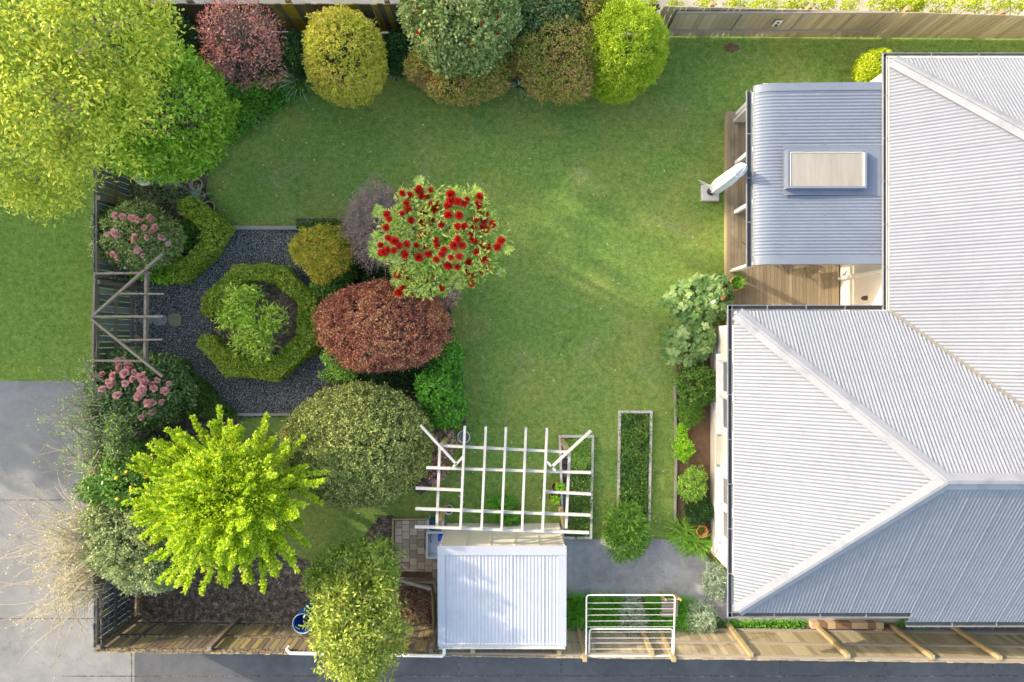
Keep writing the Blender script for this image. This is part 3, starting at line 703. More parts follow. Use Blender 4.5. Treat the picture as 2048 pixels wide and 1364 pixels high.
G['abelia'] = foliage('golden_abelia_leaves', [(116, 136, 34), (158, 170, 50), (184, 184, 70), (204, 172, 88), (212, 154, 108)], 1.3, .6, gain=1.2)
G['abelia2'] = foliage('copper_abelia_leaves', [(86, 112, 40), (126, 146, 52), (156, 150, 68), (178, 134, 92), (184, 124, 106)], 1.5, .6, gain=1.2)
G['lime'] = foliage('lime_conifer_leaves', [(108, 142, 28), (144, 172, 38), (174, 192, 54), (200, 206, 84)], 1.8, .6, gain=1.05)
G['gold'] = foliage('golden_elm_leaves', [(118, 156, 20), (164, 196, 34), (194, 210, 58), (222, 222, 110)], 2.2, .8, trans=.3, gain=.95, tuft=7)
G['bright'] = foliage('bright_green_leaves', [(62, 104, 28), (96, 138, 34), (132, 166, 46), (172, 190, 66)], 1.5, .6, gain=1.25)
G['bigtree'] = foliage('sunlit_tree_leaves', [(84, 110, 38), (128, 148, 50), (168, 180, 62), (206, 204, 78), (230, 218, 72)], 1.0, .65, gain=1.1)
G['green'] = foliage('green_leaves', [(44, 92, 28), (66, 122, 34), (92, 148, 46), (124, 172, 64)], 2, .6)
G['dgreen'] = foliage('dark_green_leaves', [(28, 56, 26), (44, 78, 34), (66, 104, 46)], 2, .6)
G['limeplant'] = foliage('light_green_leaves', [(96, 146, 34), (130, 178, 44), (166, 204, 66)], 3, .6)
G['yellowbush'] = foliage('yellow_green_leaves', [(120, 142, 20), (156, 172, 34), (186, 194, 60)], 2, .6, gain=1.1)
G['orange'] = foliage('orange_tipped_leaves', [(92, 116, 36), (142, 150, 50), (188, 164, 62), (216, 162, 80)], 4.5, .5, gain=1.35, nstr=2.2, tuft=7)
G['laurel'] = foliage('daphne_leaves', [(70, 108, 30), (112, 144, 42), (154, 180, 62), (200, 212, 112)], 3, .75, gain=1.7)
G['laurelvar'] = foliage('cream_variegated_laurel', [(84, 110, 34), (122, 144, 48), (168, 178, 72), (214, 212, 126)], 1.8, .75, gain=.95)
G['midgreen'] = foliage('fresh_shrub_leaves', [(72, 110, 44), (104, 142, 56), (136, 168, 72), (170, 190, 96)], 2, .65)
G['laurelgreen'] = foliage('green_laurel', [(72, 102, 38), (108, 136, 48), (150, 168, 68), (196, 198, 104)], 1.8, .7, gain=1.05)
G['rhodo'] = foliage('rhododendron_leaves', [(84, 122, 40), (130, 158, 62), (172, 186, 92), (206, 210, 130)], 2.5, .75, gain=1.5)
G['olive'] = foliage('grey_green_leaves', [(76, 92, 62), (106, 120, 78), (140, 148, 100), (176, 178, 126)], 2, .7)
G['citrus'] = foliage('citrus_leaves', [(40, 72, 28), (64, 100, 36), (94, 128, 50), (136, 158, 70)], 2.2, .7, .35)
G['silver'] = foliage('silver_leaves', [(110, 128, 104), (144, 160, 134), (178, 190, 164)], 3, .7)
G['strap'] = foliage('strap_leaves', [(54, 96, 26), (84, 130, 36), (120, 160, 52), (160, 182, 84)], 3, .75)
G['strap2'] = foliage('agapanthus_leaves', [(40, 88, 22), (66, 120, 32), (100, 154, 50)], 3, .8, gain=1.8)
G['hollyhock'] = foliage('hollyhock_leaves', [(60, 96, 46), (92, 128, 64), (128, 156, 88), (164, 184, 124)], 3, .8, gain=.9)
G['purple'] = foliage('purple_twig_leaves', [(112, 88, 82), (140, 116, 106), (172, 150, 138)], 3, .7, gain=1.15)
G['pinkleaf'] = foliage('pink_bronze_leaves', [(124, 70, 72), (160, 96, 92), (192, 132, 118), (212, 164, 142)], 2.5, .6, gain=1.15)
G['flax'] = foliage('grey_flax_leaves', [(108, 130, 108), (140, 158, 134), (168, 182, 156)], 3, .8)
G['rosemary'] = foliage('rosemary_leaves', [(62, 100, 36), (92, 130, 46), (120, 156, 62)], 3, .7)
G['redflower'] = foliage('scarlet_petals', [(204, 12, 14), (232, 26, 22), (244, 62, 46), (236, 96, 84)], 5, .6, .5, trans=.25, gain=1.3)
G['pink'] = foliage('pink_petals', [(232, 140, 132), (244, 180, 172), (250, 214, 206)], 6, .6, .5, trans=.15, gain=.85)
G['palepink'] = foliage('pale_pink_petals', [(190, 112, 86), (226, 170, 158), (240, 204, 192), (246, 226, 214)], 8, .8, .5, gain=.7)
G['lemon'] = plain('lemon_skin', (246, 204, 40), .4, .05, 10)
G['litter'] = foliage('fallen_leaf', [(190, 170, 90), (214, 206, 160), (150, 120, 70), (226, 222, 196)], 5, .9, trans=0)
def B(px, py, z, rx, ry, rz):
    """blob: silhouette centre/radii in picture pixels at height z"""
    c = W(px, py, z); k = (H-z)/F; return ((c.x, c.y, z), (rx*k, ry*k, rz))

# ------------------------------------------------------------------ trees
def tree(name, label, cat, blobs, m, base, r0, seed=1, group=None, tm=None, **kw):
    e = empty(name, base, label, cat, group)
    crown('crown', blobs, m, e, seed=seed, **kw)
    limbs(e, base, [b[0] for b in blobs]+[(b[0][0]+b[1][0]*.6*math.cos(i*2.1), b[0][1]+b[1][1]*.6*math.sin(i*2.1), b[0][2]+.2) for i, b in enumerate(blobs)], r0, tm or M['bark'], 'trunk', seed)
    return e
tree('tall_tree', 'tall sunlit yellow-green tree spreading over the top left corner', 'tree',
     [B(20, 60, 6.0, 190, 150, 1.6), B(180, 60, 6.4, 150, 110, 1.4), B(100, 210, 6.2, 150, 120, 1.5), B(265, 40, 6.0, 85, 60, 1.0), B(20, 300, 5.4, 110, 110, 1.3),
      B(215, 190, 6.0, 90, 100, 1.1), B(70, 370, 4.8, 60, 50, .8), B(130, 300, 5.2, 70, 60, .9), B(215, 110, 6.2, 95, 80, 1)],
     G['bigtree'], (-9.9, 8.7, 0), .2, 11, L=.095, Wd=.042, cov=.95, clump=.22, amp=.2, depth=.9, fr=4, pit=0, tm=M['twig'], up=.1)
tree('evergreen_tree', 'rounded bright green evergreen tree beside the top left corner of the lawn', 'tree',
     [B(335, 228, 2.6, 118, 118, 1.5), B(300, 276, 2.3, 112, 72, 1.2), B(315, 150, 2.6, 80, 65, 1.2)], G['bright'], W(420, 300, 0), .1, 12, L=.11, Wd=.045, cov=2.2, clump=.14, amp=.06, depth=.4)
# golden tree: many leafy shoots that radiate from the crown
def shoots_tree(name, label, c_px, zc, Rpx, base, m, n=150, seed=5):
    rng = np.random.default_rng(seed); rnd = random.Random(seed); c = np.array(W(c_px[0], c_px[1], zc)); k = (H-zc)/F
    e = empty(name, base, label, 'tree'); mb = MB(); P = []; Dr = []
    b = Vector(base); hub = Vector((b.x*.6+c[0]*.4, b.y*.6+c[1]*.4, zc*.45)); mb.tube([b-Vector((0,0,.05)), b.lerp(hub, .5), hub], [.12, .1, .08], 8)
    for i in range(n):
        t = rnd.uniform(0, 6.283); u = rnd.random()**.8; el = math.asin(min(1, max(-.25, -.12+1.1*u)))
        R = np.array([Rpx[0]*k, Rpx[1]*k, 1.6])*(rnd.uniform(.84, 1.06) if el < .6 else rnd.uniform(.6, .95))
        d = np.array([math.cos(t)*math.cos(el), math.sin(t)*math.cos(el), math.sin(el)])
        tip = c+d*R+np.array([0, 0, -.25*math.cos(el)]); s0 = np.array(hub)+np.array([rnd.uniform(-.45, .45), rnd.uniform(-.45, .45), rnd.uniform(-.1, .4)])*(1 if i % 3 else .2); tip = tip+rng.normal(0, .16, 3)
        mid = (s0+tip)/2+np.array([0, 0, .35])+rng.normal(0, .08, 3)
        q = [s0*(1-a)**2+mid*2*a*(1-a)+tip*a*a for a in np.linspace(0, 1, 9)]
        mb.tube([Vector(x) for x in q], [.03*(1-j/9)+.004 for j in range(9)], 4, False)
        m_ = 400; a = .3+.7*rng.random(m_)**.7; q0 = s0[None]*(1-a[:, None])**2+mid[None]*2*(a*(1-a))[:, None]+tip[None]*(a*a)[:, None]
        tube = (.035+.1*(1-a))[:, None]*rdir(rng, m_)*(rng.random(m_)**.4)[:, None]
        # side twiglets give the feathered outline
        kk = rng.integers(0, 9, m_); sdv = rdir(np.random.default_rng(i), 9)[kk]*((1.0-a)*.42*rng.random(m_))[:, None]
        P.append(q0+tube+sdv*np.array([1, 1, .8])*.75); ax = (tip-mid); Dr.append(np.tile(ax/np.linalg.norm(ax), (m_, 1))*.6+tube*8)
    m_ = 16000; dd = rdir(rng, m_); dd[:, 2] = np.abs(dd[:, 2]); P.append(c+dd*np.array([Rpx[0]*k, Rpx[1]*k, 1.35])*(.4+.3*rng.random(m_))[:, None]); Dr.append(dd)
    P = np.concatenate(P); D = unit(np.concatenate(Dr)+rdir(rng, len(P))*.6); n_ = len(P)
    NL = unit(np.array([0, 0, 1.0])+rdir(rng, n_)*.8)
    leafmesh('crown', P, D, NL, .062*rng.uniform(.7, 1.3, n_), .045*rng.uniform(.7, 1.2, n_), m, e, .12, 'leaf')
    mb.build('trunk', M['bark'], e, True); return e
shoots_tree('golden_tree', 'vivid yellow-green spreading tree with feathery finger-like shoots', (452, 1003), 3.2, (184, 174), (W(540, 950, 0).x, W(540, 950, 0).y, 0), G['gold'], 235)
tree('laurel_tree', 'cream and green variegated tree leaning over the lane fence beside the blue barrel', 'tree',
     [B(682, 1222, 2.9, 52, 60, .8), B(725, 1205, 2.8, 70, 62, .7), B(700, 1278, 3.2, 66, 52, .7), B(758, 1262, 2.9, 46, 60, .7), B(735, 1330, 2.9, 42, 32, .5), B(690, 1318, 2.8, 34, 30, .4), B(725, 1350, 2.7, 20, 16, .3)], G['laurelvar'], W(715, 1140, 0), .09, 14, L=.1, Wd=.042, cov=1.6, clump=.14, amp=.2, depth=.6, fr=5)
tree('small_tree', 'fresh green shrubby tree between the golden tree and the paved square', 'tree',
     [B(700, 1135, 2.2, 56, 46, .7), B(750, 1125, 2.2, 44, 40, .7), B(655, 1150, 2.0, 36, 32, .6), B(720, 1105, 2.0, 30, 22, .4), B(770, 1160, 1.8, 24, 30, .5)], G['laurelgreen'], W(715, 1105, 0), .06, 15, L=.09, Wd=.04, cov=1.7, clump=.13, amp=.2, depth=.6, fr=5)
# rhododendron with scarlet heads
rh = tree('rhododendron', 'tall rhododendron covered in scarlet flower heads at the edge of the lawn', 'tree',
     [B(880, 440, 3.0, 110, 62, .6), B(945, 475, 2.9, 55, 75, .6), B(815, 480, 2.9, 50, 62, .5), B(890, 510, 2.8, 85, 35, .5), B(840, 562, 2.5, 46, 32, .45), B(915, 552, 2.5, 60, 18, .35), B(935, 415, 2.9, 40, 28, .4)],
     G['rhodo'], W(835, 545, 0), .09, 16, L=.12, Wd=.04, cov=.8, clump=.13, amp=.14, depth=.8, low=-.15, up=.15)
heads = [(838,379),(862,380),(901,389),(843,392),(805,386),(819,391),(868,406),(853,391),(813,406),(847,423),(864,408),(895,411),(773,428),(778,438),(804,427),(815,420),(822,441),(843,441),(848,450),(860,439),(867,418),(874,408),(901,402),(897,430),(918,430),(882,449),(916,403),(928,407),(935,399),(959,393),(956,409),(960,420),(973,429),(951,438),(968,440),(985,448),(966,454),(973,461),(947,457),(943,469),(929,453),(915,453),(844,470),(859,461),(772,455),(776,476),(789,482),(799,491),(813,488),(761,490),(774,500),(788,501),(769,503),(763,506),(811,509),(833,490),(838,514),(850,493),(857,508),(874,491),(872,480),(884,508),(908,491),(916,478),(925,491),(946,479),(951,483),(964,487),(1002,481),(994,494),(974,495),(888,499),(902,515),(872,519),(896,531),(918,513),(953,505),(968,518),(937,526),(915,534),(962,541),(978,540),(980,524),(943,567),(795,550),(811,540),(838,549),(812,557),(865,550),(854,564),(849,552),(831,568),(806,574),(797,585),(883,576),(941,551),(844,575),(933,543)]
hm = None
for i, (x, y) in enumerate(heads[:98]):
    z = 3.46 + .18*math.sin(x*.05)-.001*(y-440)*(4 if y > 520 else 0)
    if y > 535: z -= .35
    if hm is None:
        rng = np.random.default_rng(3); d = rdir(rng, 260); d[:, 2] = np.abs(d[:, 2])*1.0-.15; d = unit(d)
        hm = leafmesh('flower_head', d*.012, d, unit(rdir(rng, 260)+d*.3), rng.uniform(.05, .1, 260), rng.uniform(.035, .05, 260), G['redflower'], None)
        o = hm; o.parent = rh
    else: o = hm.copy(); sc.collection.objects.link(o)
    p = W(x, y, z); o.location = p-rh.location; s_ = random.Random(i).uniform(.72, 1.12); p = p-Vector((0, 0, random.Random(i+9).random()**2*.22)); o.scale = (s_, s_, s_); o.rotation_euler = (random.Random(i).uniform(-.5,.5), random.Random(i+50).uniform(-.5,.5), i)
# radiating pale leaves under each head
rng = np.random.default_rng(8); P = []; D = []
for i, (x, y) in enumerate(heads[:98]+[(x_+random.Random(x_).uniform(-25,25), y_+random.Random(y_).uniform(-20,20)) for x_, y_ in heads]):
    z = 3.42+.18*math.sin(x*.05)-(.35 if y > 535 else 0)-.001*(y-440)*(4 if y > 520 else 0)-(.12 if i >= 98 else 0); p = np.array(W(x, y, z))-np.array([0, 0, .03])
    for a in np.arange(0, 6.28, .45): P.append(p); D.append((math.cos(a+i), math.sin(a+i), .1+.3*rng.random()))
P = np.array(P); D = unit(np.array(D)); n_ = len(P)
leafmesh('leaf_whorls', P, D, unit(np.array([0, 0, 1.0])+rdir(rng, n_)*.3), rng.uniform(.12, .17, n_), rng.uniform(.035, .05, n_), G['rhodo'], rh)

def flowers(parent, pts, m, R=.05, seed=1, name='flower', petals=26):
    """each bloom its own object: a rosette of petals"""
    first = None; rnd = random.Random(seed)
    for i, p in enumerate(pts):
        if first is None:
            rng = np.random.default_rng(seed); a = rng.uniform(0, 6.28, petals); el = rng.uniform(.1, 1.3, petals)
            d = np.stack([np.cos(a)*np.cos(el), np.sin(a)*np.cos(el), np.sin(el)], 1)
            first = leafmesh(name, d*R*.15, d, unit(np.array([0, 0, 1.0])-d*.3+rdir(rng, petals)*.2), np.full(petals, R), np.full(petals, R*.95), m, None, .2, 'round'); o = first
        else: o = first.copy(); sc.collection.objects.link(o)
        o.parent = parent; o.location = Vector(p)-parent.location; s_ = rnd.uniform(.75, 1.2); o.scale = (s_, s_, s_)
        o.rotation_euler = (rnd.uniform(-.6, .6), rnd.uniform(-.6, .6), rnd.uniform(0, 6))
def dome(px, py, cx, cy, rx, ry, h):
    """height at which the sight line through a picture point meets the shrub's surface"""
    k = (H-h*.5)/F; c = W(cx, cy, h*.5); z = h*1.02
    while z > h*.4:
        p = W(px, py, z)
        if ((p.x-c.x)/(rx*k))**2+((p.y-c.y)/(ry*k))**2+((z-h*.475)/(h*.53))**2 < 1.0: break
        z -= .02
    return z+.11

# ------------------------------------------------------------------ shrubs, north border
shrub('yellow_shrub', 'round clipped golden-green shrub with coppery tips, standing alone in the upper border', 'shrub', 691, 116, 78, 86, 2.4, G['abelia'], seed=21, L=.055, Wd=.038, cov=3.2, amp=.035, depth=.22, shape='leaf', clump=.07)
e = shrub('camellia', 'tall dark green camellia at the top edge with a few red flowers', 'shrub', 922, 46, 108, 100, 3.6, G['camellia'], seed=22, L=.095, Wd=.055, cov=2.2, amp=.08, depth=.4, clump=.13, fr=4, nat=6)
flowers(e, [W(x, y, dome(x, y, 922, 46, 108, 100, 3.6)) for x, y in [(962, 47), (937, 87), (950, 93), (997, 33), (996, 69), (835, 65), (833, 15)]], G['redflower'], .04, 3)
shrub('copper_shrub', 'low coppery-orange shrub peeping from below the tall camellia', 'shrub', 928, 138, 106, 66, 1.6, G['abelia2'], seed=23, nat=6, L=.055, Wd=.038, cov=3.2, amp=.05, depth=.25, clump=.08)
e = shrub('dark_camellia', 'dark green shrub with small pale pink flowers between the two big border shrubs', 'shrub', 1094, 38, 74, 64, 2.4, G['camdark'], seed=24, nat=5, L=.085, Wd=.04, cov=2.5, amp=.08, depth=.4, clump=.12)
flowers(e, [W(x, y, dome(x, y, 1094, 38, 74, 64, 2.4)) for x, y in [(1090, 26), (1041, 10), (1082, 66), (1125, 40)]], G['palepink'], .04, 4)
shrub('copper_shrub', 'broad coppery-green shrub leaning against the lime green shrub', 'shrub', 1122, 110, 94, 84, 2.1, G['abelia2'], seed=25, nat=6, L=.055, Wd=.038, cov=3.1, amp=.06, depth=.28, clump=.08)
shrub('copper_shrub', 'coppery-green shrub top touching the top edge left of the lime shrub', 'shrub', 1180, 32, 36, 42, 2.2, G['abelia2'], seed=26, L=.055, Wd=.038, cov=3.0, amp=.06, depth=.28, clump=.08)
e = empty('lime_shrub', W(1245, 105, 0), 'feathery lime green conifer-like shrub at the end of the upper border', 'shrub')
crown('foliage', [B(1240, 92, 1.2, 78, 82, 1.3), B(1225, 160, .8, 55, 34, .8), B(1268, 88, .9, 58, 66, 1.0)], G['lime'], e, seed=27, L=.085, Wd=.02, cov=3.6, amp=.08, depth=.3, clump=.1, out=1.0, tips=.12)
limbs(e, W(1240, 105, 0), [W(1220, 80, 1.2), W(1270, 100, 1.1), W(1230, 140, .8)], .05, M['bark'], 'stems', 3)
shrub('dark_shrub', 'dark green shrub against the yellow-streaked fence, right of the round golden shrub', 'shrub', 798, 108, 42, 44, 1.0, G['dgreen'], seed=28, nat=4, L=.06, Wd=.035, cov=2.6, depth=.35)
shrub('dark_shrub', 'dark leafy shrub between the bronze tree and the round golden shrub', 'shrub', 598, 110, 38, 44, 1.0, G['dgreen'], seed=29, nat=4, L=.07, Wd=.03, cov=2.4, depth=.4)
shrub('dark_shrub', 'blackish green shrub tucked behind the rounded evergreen at the top fence', 'shrub', 352, 80, 40, 46, 2.1, G['dgreen'], seed=30, L=.1, Wd=.04, cov=2.5, depth=.4)
def twiggy(name, label, blob, m, tm, base, nt=120, seed=1, L=.05, Wd=.03, cov=1.0, r=.007, group=None, cat='shrub'):
    """open shrub: a fan of fine bare twigs with sparse small leaves"""
    (c, rr) = blob; c = Vector(c); rnd = random.Random(seed); e = empty(name, base, label, cat, group); b = Vector(base); mb = MB()
    for i in range(nt):
        t = rnd.uniform(0, 6.283); u = math.asin(rnd.uniform(-.1, 1)); f = rnd.uniform(.6, 1.02)
        tip = c+Vector((math.cos(t)*math.cos(u)*rr[0], math.sin(t)*math.cos(u)*rr[1], math.sin(u)*rr[2]))*f
        k = b.lerp(c, rnd.uniform(.2, .8)); mid = k.lerp(tip, .5)+Vector([rnd.gauss(0, .1) for _ in range(3)])
        mb.tube([k, mid, tip], [r*2.2, r*1.3, r*.6], 3, False)
        for _ in range(3):
            a = mid.lerp(tip, rnd.random()*.7); q = a+(tip-mid)*.5+Vector([rnd.gauss(0, .1) for _ in range(3)]); mb.tube([a, (a+q)/2+Vector([rnd.gauss(0, .02) for _ in range(3)]), q], [r*.9, r*.7, r*.4], 3, False)
    mb.tube([b, b.lerp(c, .4), c], [.05, .04, .02], 6); mb.build('branches', tm, e)
    crown('foliage', [blob], m, e, seed=seed, L=L, Wd=Wd, cov=cov, amp=.12, depth=.5, clump=.1, gap=.9); return e
tt = plain('grey_twig', (150, 138, 128), .8, .2, 10)
twiggy('bronze_tree', 'open twiggy tree with pink-bronze young leaves against the upper fence', B(487, 95, 2.0, 80, 84, 1.0), G['pinkleaf'], tt, W(500, 150, 0), 230, 31, .055, .035, .55, cat='tree', r=.009)
twiggy('smoke_shrub', 'greyish purple twiggy shrub behind the scarlet rhododendron', B(760, 452, 1.5, 70, 82, .9), G['purple'], plain('silver_twig', (188, 178, 170), .8, .15, 10), W(775, 470, 0), 420, 32, .035, .022, .7)
def carpet(name, label, polys, h, m, seed=1, L=.09, Wd=.04, cov=2.2, cat='plants', kind=None, group=None, up=.8, shape='leaf', part='foliage'):
    """low leafy ground cover filling a picture-space patch at ground level"""
    rng = np.random.default_rng(seed); Ps = []
    for poly_px in polys:
        poly = [W(x, y, h*.6) for x, y in poly_px]; xs = [p.x for p in poly]; ys = [p.y for p in poly]
        n = int((max(xs)-min(xs))*(max(ys)-min(ys))*cov/(L*Wd*.5)); x = rng.uniform(min(xs), max(xs), n); y = rng.uniform(min(ys), max(ys), n)
        jx = x+rng.normal(0, .05, n); jy = y+rng.normal(0, .05, n); k = inpoly(x, y, poly); P = np.stack([jx[k], jy[k], np.zeros(k.sum())], 1)
        P[:, 2] = np.maximum(.02, h*(.55+.3*field(P*np.array([1, 1, 0]), rng, 5))*(1-.7*rng.random(len(P))**1.5)); Ps.append(P)
    P = np.concatenate(Ps); n = len(P); c = P.mean(0)
    e = empty(name, (c[0], c[1], 0), label, cat, group) if not kind else None
    D = unit(rdir(rng, n)+np.array([0, 0, .3])); NL = unit(np.array([0, 0, up])+rdir(rng, n)*.6)
    o = leafmesh(part if e else name, P, D, NL, L*rng.uniform(.6, 1.3, n), Wd*rng.uniform(.7, 1.2, n), m, e, .15, shape)
    if not e: tagp(o, label, cat, group, kind)
    return o
carpet('ground_cover', 'glossy green leafy ground cover filling the upper left border along the lawn', [[(440, 175), (520, 160), (575, 150), (628, 175), (560, 212), (520, 240), (470, 275), (445, 290), (430, 250)], [(430, 290), (445, 290), (425, 335), (400, 345), (400, 300)]], .3, G['green'], 41, .1, .045, 3.0, kind='stuff')
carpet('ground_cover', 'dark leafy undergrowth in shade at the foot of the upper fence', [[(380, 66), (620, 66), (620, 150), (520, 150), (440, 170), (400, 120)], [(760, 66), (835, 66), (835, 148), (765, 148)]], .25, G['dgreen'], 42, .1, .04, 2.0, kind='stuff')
p = W(598, 160, .1); straps('flax_plant', 'spiky grey-green strap-leaved plant beside the round golden shrub', 'plant', [(p.x, p.y, 0, .12)], G['flax'], seed=43, n=46, L=.62, Wd=.035, lift=.35)
p = W(1036, 168, .1); straps('strap_plant', 'small tuft of grey strap leaves between the two coppery shrubs', 'plant', [(p.x, p.y, 0, .06)], G['flax'], seed=44, n=16, L=.35, Wd=.035, lift=.35)
shrub('round_shrub', 'small bright yellow-green ball shrub by the top corner of the house roof', 'shrub', 1748, 136, 36, 32, 1.2, G['yellowbush'], seed=45, L=.05, Wd=.035, cov=3.2, amp=.03, depth=.2)
# sprigs outside the north fence
sp = [(1304, 14, 9, 6), (1350, 15, 12, 8), (1412, 18, 14, 10), (1470, 16, 13, 12), (1530, 14, 26, 18), (1585, 15, 10, 12), (1607, 20, 8, 7), (1648, 12, 22, 20), (1700, 13, 10, 18), (1768, 20, 26, 12), (1818, 17, 32, 16), (1838, 8, 20, 12), (1892, 14, 18, 18), (1948, 18, 22, 15), (2000, 27, 20, 14), (2042, 38, 10, 10)]
side = ['tiny tuft nearest the lime shrub', 'small tuft', 'low tuft', 'small tuft above the latch plate', 'broad bushy young shrub', 'narrow sprig', 'tiny sprig', 'upright leafy sprig', 'narrow upright sprig', 'wide low shrub', 'wide leafy shrub', 'leaning sprig', 'leaning leafy sprig', 'pointed leaning sprig', 'spreading sprig', 'tiny sprig at the right edge']
for i, (x, y, rx, ry) in enumerate(sp):
    c = W(x, y, 1.1); c.y = max(c.y, 8.35); e = empty('young_shrub', (c.x, c.y, 0), 'yellow-green %s behind the pale fence, %s from the left' % (side[i], ['first','second','third','fourth','fifth','sixth','seventh','eighth','ninth','tenth','eleventh','twelfth','thirteenth','fourteenth','fifteenth','sixteenth'][i]), 'young shrub', 'young shrubs planted along the footpath')
    k = (H-1.1)/F; crown('foliage', [((c.x, c.y, 1.0), (rx*k, max(.08, ry*k*.9), .4))], G['yellowbush'], e, seed=60+i, L=.075, Wd=.035, cov=1.0, amp=.25, depth=.7, clump=.09, fr=4)
    mb = MB(); mb.tube([(c.x, c.y, 0), (c.x, c.y, 1.2)], [.015, .006], 5); mb.build('stem', M['bark'], e)
# ------------------------------------------------------------------ west garden
e = shrub('pink_camellia', 'round camellia with pink flowers above the old wooden arbour', 'shrub', 278, 473, 80, 68, 1.9, G['camellia'], seed=71, nat=5, L=.075, Wd=.038, cov=2.6, amp=.05, depth=.35, clump=.1)
fl = [(231,430),(245,434),(264,436),(275,439),(282,442),(300,436),(305,441),(288,455),(304,464),(306,459),(312,455),(326,476),(215,469),(229,465),(234,472),(271,474),(295,475),(268,483),(274,500),(227,509),(237,514),(286,511),(336,488),(345,467),(323,473)]
flowers(e, [W(x, y, dome(x, y, 278, 473, 80, 68, 1.9)) for x, y in fl], G['pink'], .08, 5)
e = shrub('pink_camellia', 'broad camellia thick with pink flowers below the old wooden arbour', 'shrub', 282, 782, 98, 76, 2.0, G['camdark'], seed=72, nat=6, L=.08, Wd=.045, cov=2.6, amp=.07, depth=.4, clump=.12)
fl = [(197,728),(198,736),(222,718),(237,723),(246,720),(256,731),(262,732),(260,738),(250,748),(206,750),(189,754),(217,763),(229,762),(220,770),(205,779),(235,791),(250,767),(267,758),(278,752),(284,755),(289,751),(291,764),(288,767),(305,767),(315,760),(307,777),(284,778),(276,794),(282,788),(297,806),(306,804),(325,805),(307,826),(304,823),(283,836),(330,783),(338,768),(240,735),(270,744),(228,752)]
flowers(e, [W(x, y, dome(x, y, 282, 782, 98, 76, 2.0)) for x, y in fl], G['pink'], .095, 6)
hedge('box_hedge', 'low clipped box hedge forming an arrow shape beside the pink camellia and the lawn', [(350, 398), (384, 390), (462, 456), (458, 466), (362, 568), (332, 566), (338, 540), (398, 476), (402, 466), (352, 420)], .62, G['box'], 73)
hedge('box_hedge', 'clipped eight-sided box hedge ring, open on the left, in the dark gravel', [(398, 632), (396, 592), (468, 525), (568, 525), (637, 597), (638, 690), (562, 761), (450, 759), (388, 692), (396, 668), (428, 670), (440, 684), (480, 716), (540, 714), (590, 672), (590, 608), (548, 566), (492, 564), (446, 606), (440, 630)], .62, G['box'], 74)
hedge('box_hedge', 'low dark clipped hedge wedge below the gravel, right of the lower camellia', [(300, 712), (356, 714), (466, 832), (464, 838), (372, 838), (330, 800)], .45, G['boxdark'], 75)
hedge('box_hedge', 'square-cornered box hedge behind the orange-tipped shrub', [(590, 440), (704, 438), (706, 560), (672, 560), (668, 478), (592, 476)], .7, G['boxdark'], 76, L=.045, Wd=.03)
e = empty('daphne_shrub', W(505, 645, 0), 'open glossy shrub with pointed leaves inside the eight-sided hedge', 'shrub')
crown('foliage', [B(480, 614, .9, 34, 36, .35), B(510, 652, .9, 40, 38, .4), B(548, 638, .8, 27, 24, .3), B(526, 694, .8, 26, 24, .3), B(456, 640, .7, 17, 20, .25), B(503, 590, .9, 20, 15, .25), B(485, 684, .7, 20, 24, .25)], G['laurel'], e, seed=77, L=.13, Wd=.036, cov=1.2, clump=.11, amp=.25, depth=.7, low=-.1)
limbs(e, W(505, 645, 0), [W(480, 620, .7), W(530, 640, .7), W(520, 690, .6)], .03, M['bark'], 'stems', 5)
carpet('lime_perennial', 'bright lime green leafy plant at the foot of the upper camellia beside the arbour', [[(245, 545), (290, 520), (330, 500), (362, 500), (362, 545), (335, 566), (300, 560), (250, 560)]], .5, G['limeplant'], 78, .09, .075, 2.4, cat='plant', shape='round')
carpet('leafy_plant', 'glossy green plant in the elbow of the arrow-shaped hedge', [[(350, 440), (380, 430), (402, 455), (395, 480), (360, 500), (345, 480)]], .35, G['green'], 79, .12, .05, 2.4, cat='plant')
carpet('grey_foliage_shrub', 'dull grey-green shrub under the stone bird table', [[(250, 350), (330, 350), (372, 372), (360, 400), (300, 408), (262, 395)]], .6, G['olive'], 80, .07, .035, 2.2, cat='shrub')
e = empty('orange_shrub', W(650, 510, 0), 'feathery orange-tipped golden shrub by the gravel path', 'shrub')
crown('foliage', [B(640, 490, 1.3, 48, 34, .4), B(668, 500, 1.2, 32, 44, .45), B(615, 500, 1.1, 30, 28, .35), B(645, 535, 1.1, 28, 26, .3)], G['orange'], e, seed=81, L=.075, Wd=.018, cov=2.8, clump=.09, amp=.15, depth=.45, out=1.0)
limbs(e, W(650, 515, 0), [W(640, 480, 1.3), W(670, 500, 1.3), W(650, 520, 1.3), W(625, 500, 1.2)], .03, M['bark'], 'stems', 6)
shrub('green_shrub', 'compact dark green rounded shrub below the orange-tipped one', 'shrub', 664, 563, 36, 34, 1.0, G['citrus'], seed=82, nat=5, L=.05, Wd=.03, cov=3.0, amp=.07, depth=.3, clump=.06)
shrub('barberry', 'large oval dark red and copper clipped shrub in the middle bed', 'shrub', 766, 652, 128, 90, 2.2, G['red'], seed=83, L=.048, Wd=.034, cov=3.4, amp=.045, depth=.3, clump=.09)
shrub('variegated_shrub', 'very large clipped grey-green and cream shrub beside the white pergola', 'shrub', 717, 889, 146, 124, 2.5, G['var'], seed=84, L=.06, Wd=.032, cov=3.2, amp=.035, depth=.28, clump=.08)
carpet('ground_cover', 'dark leafy ground cover in the middle bed around the red shrub', [[(700, 470), (760, 500), (800, 560), (790, 600), (690, 600), (690, 520)], [(650, 735), (860, 735), (880, 790), (820, 790), (700, 770), (655, 765)], [(850, 690), (900, 650), (900, 690), (860, 730)]], .3, G['dgreen'], 85, .07, .04, 2.4, kind='stuff')
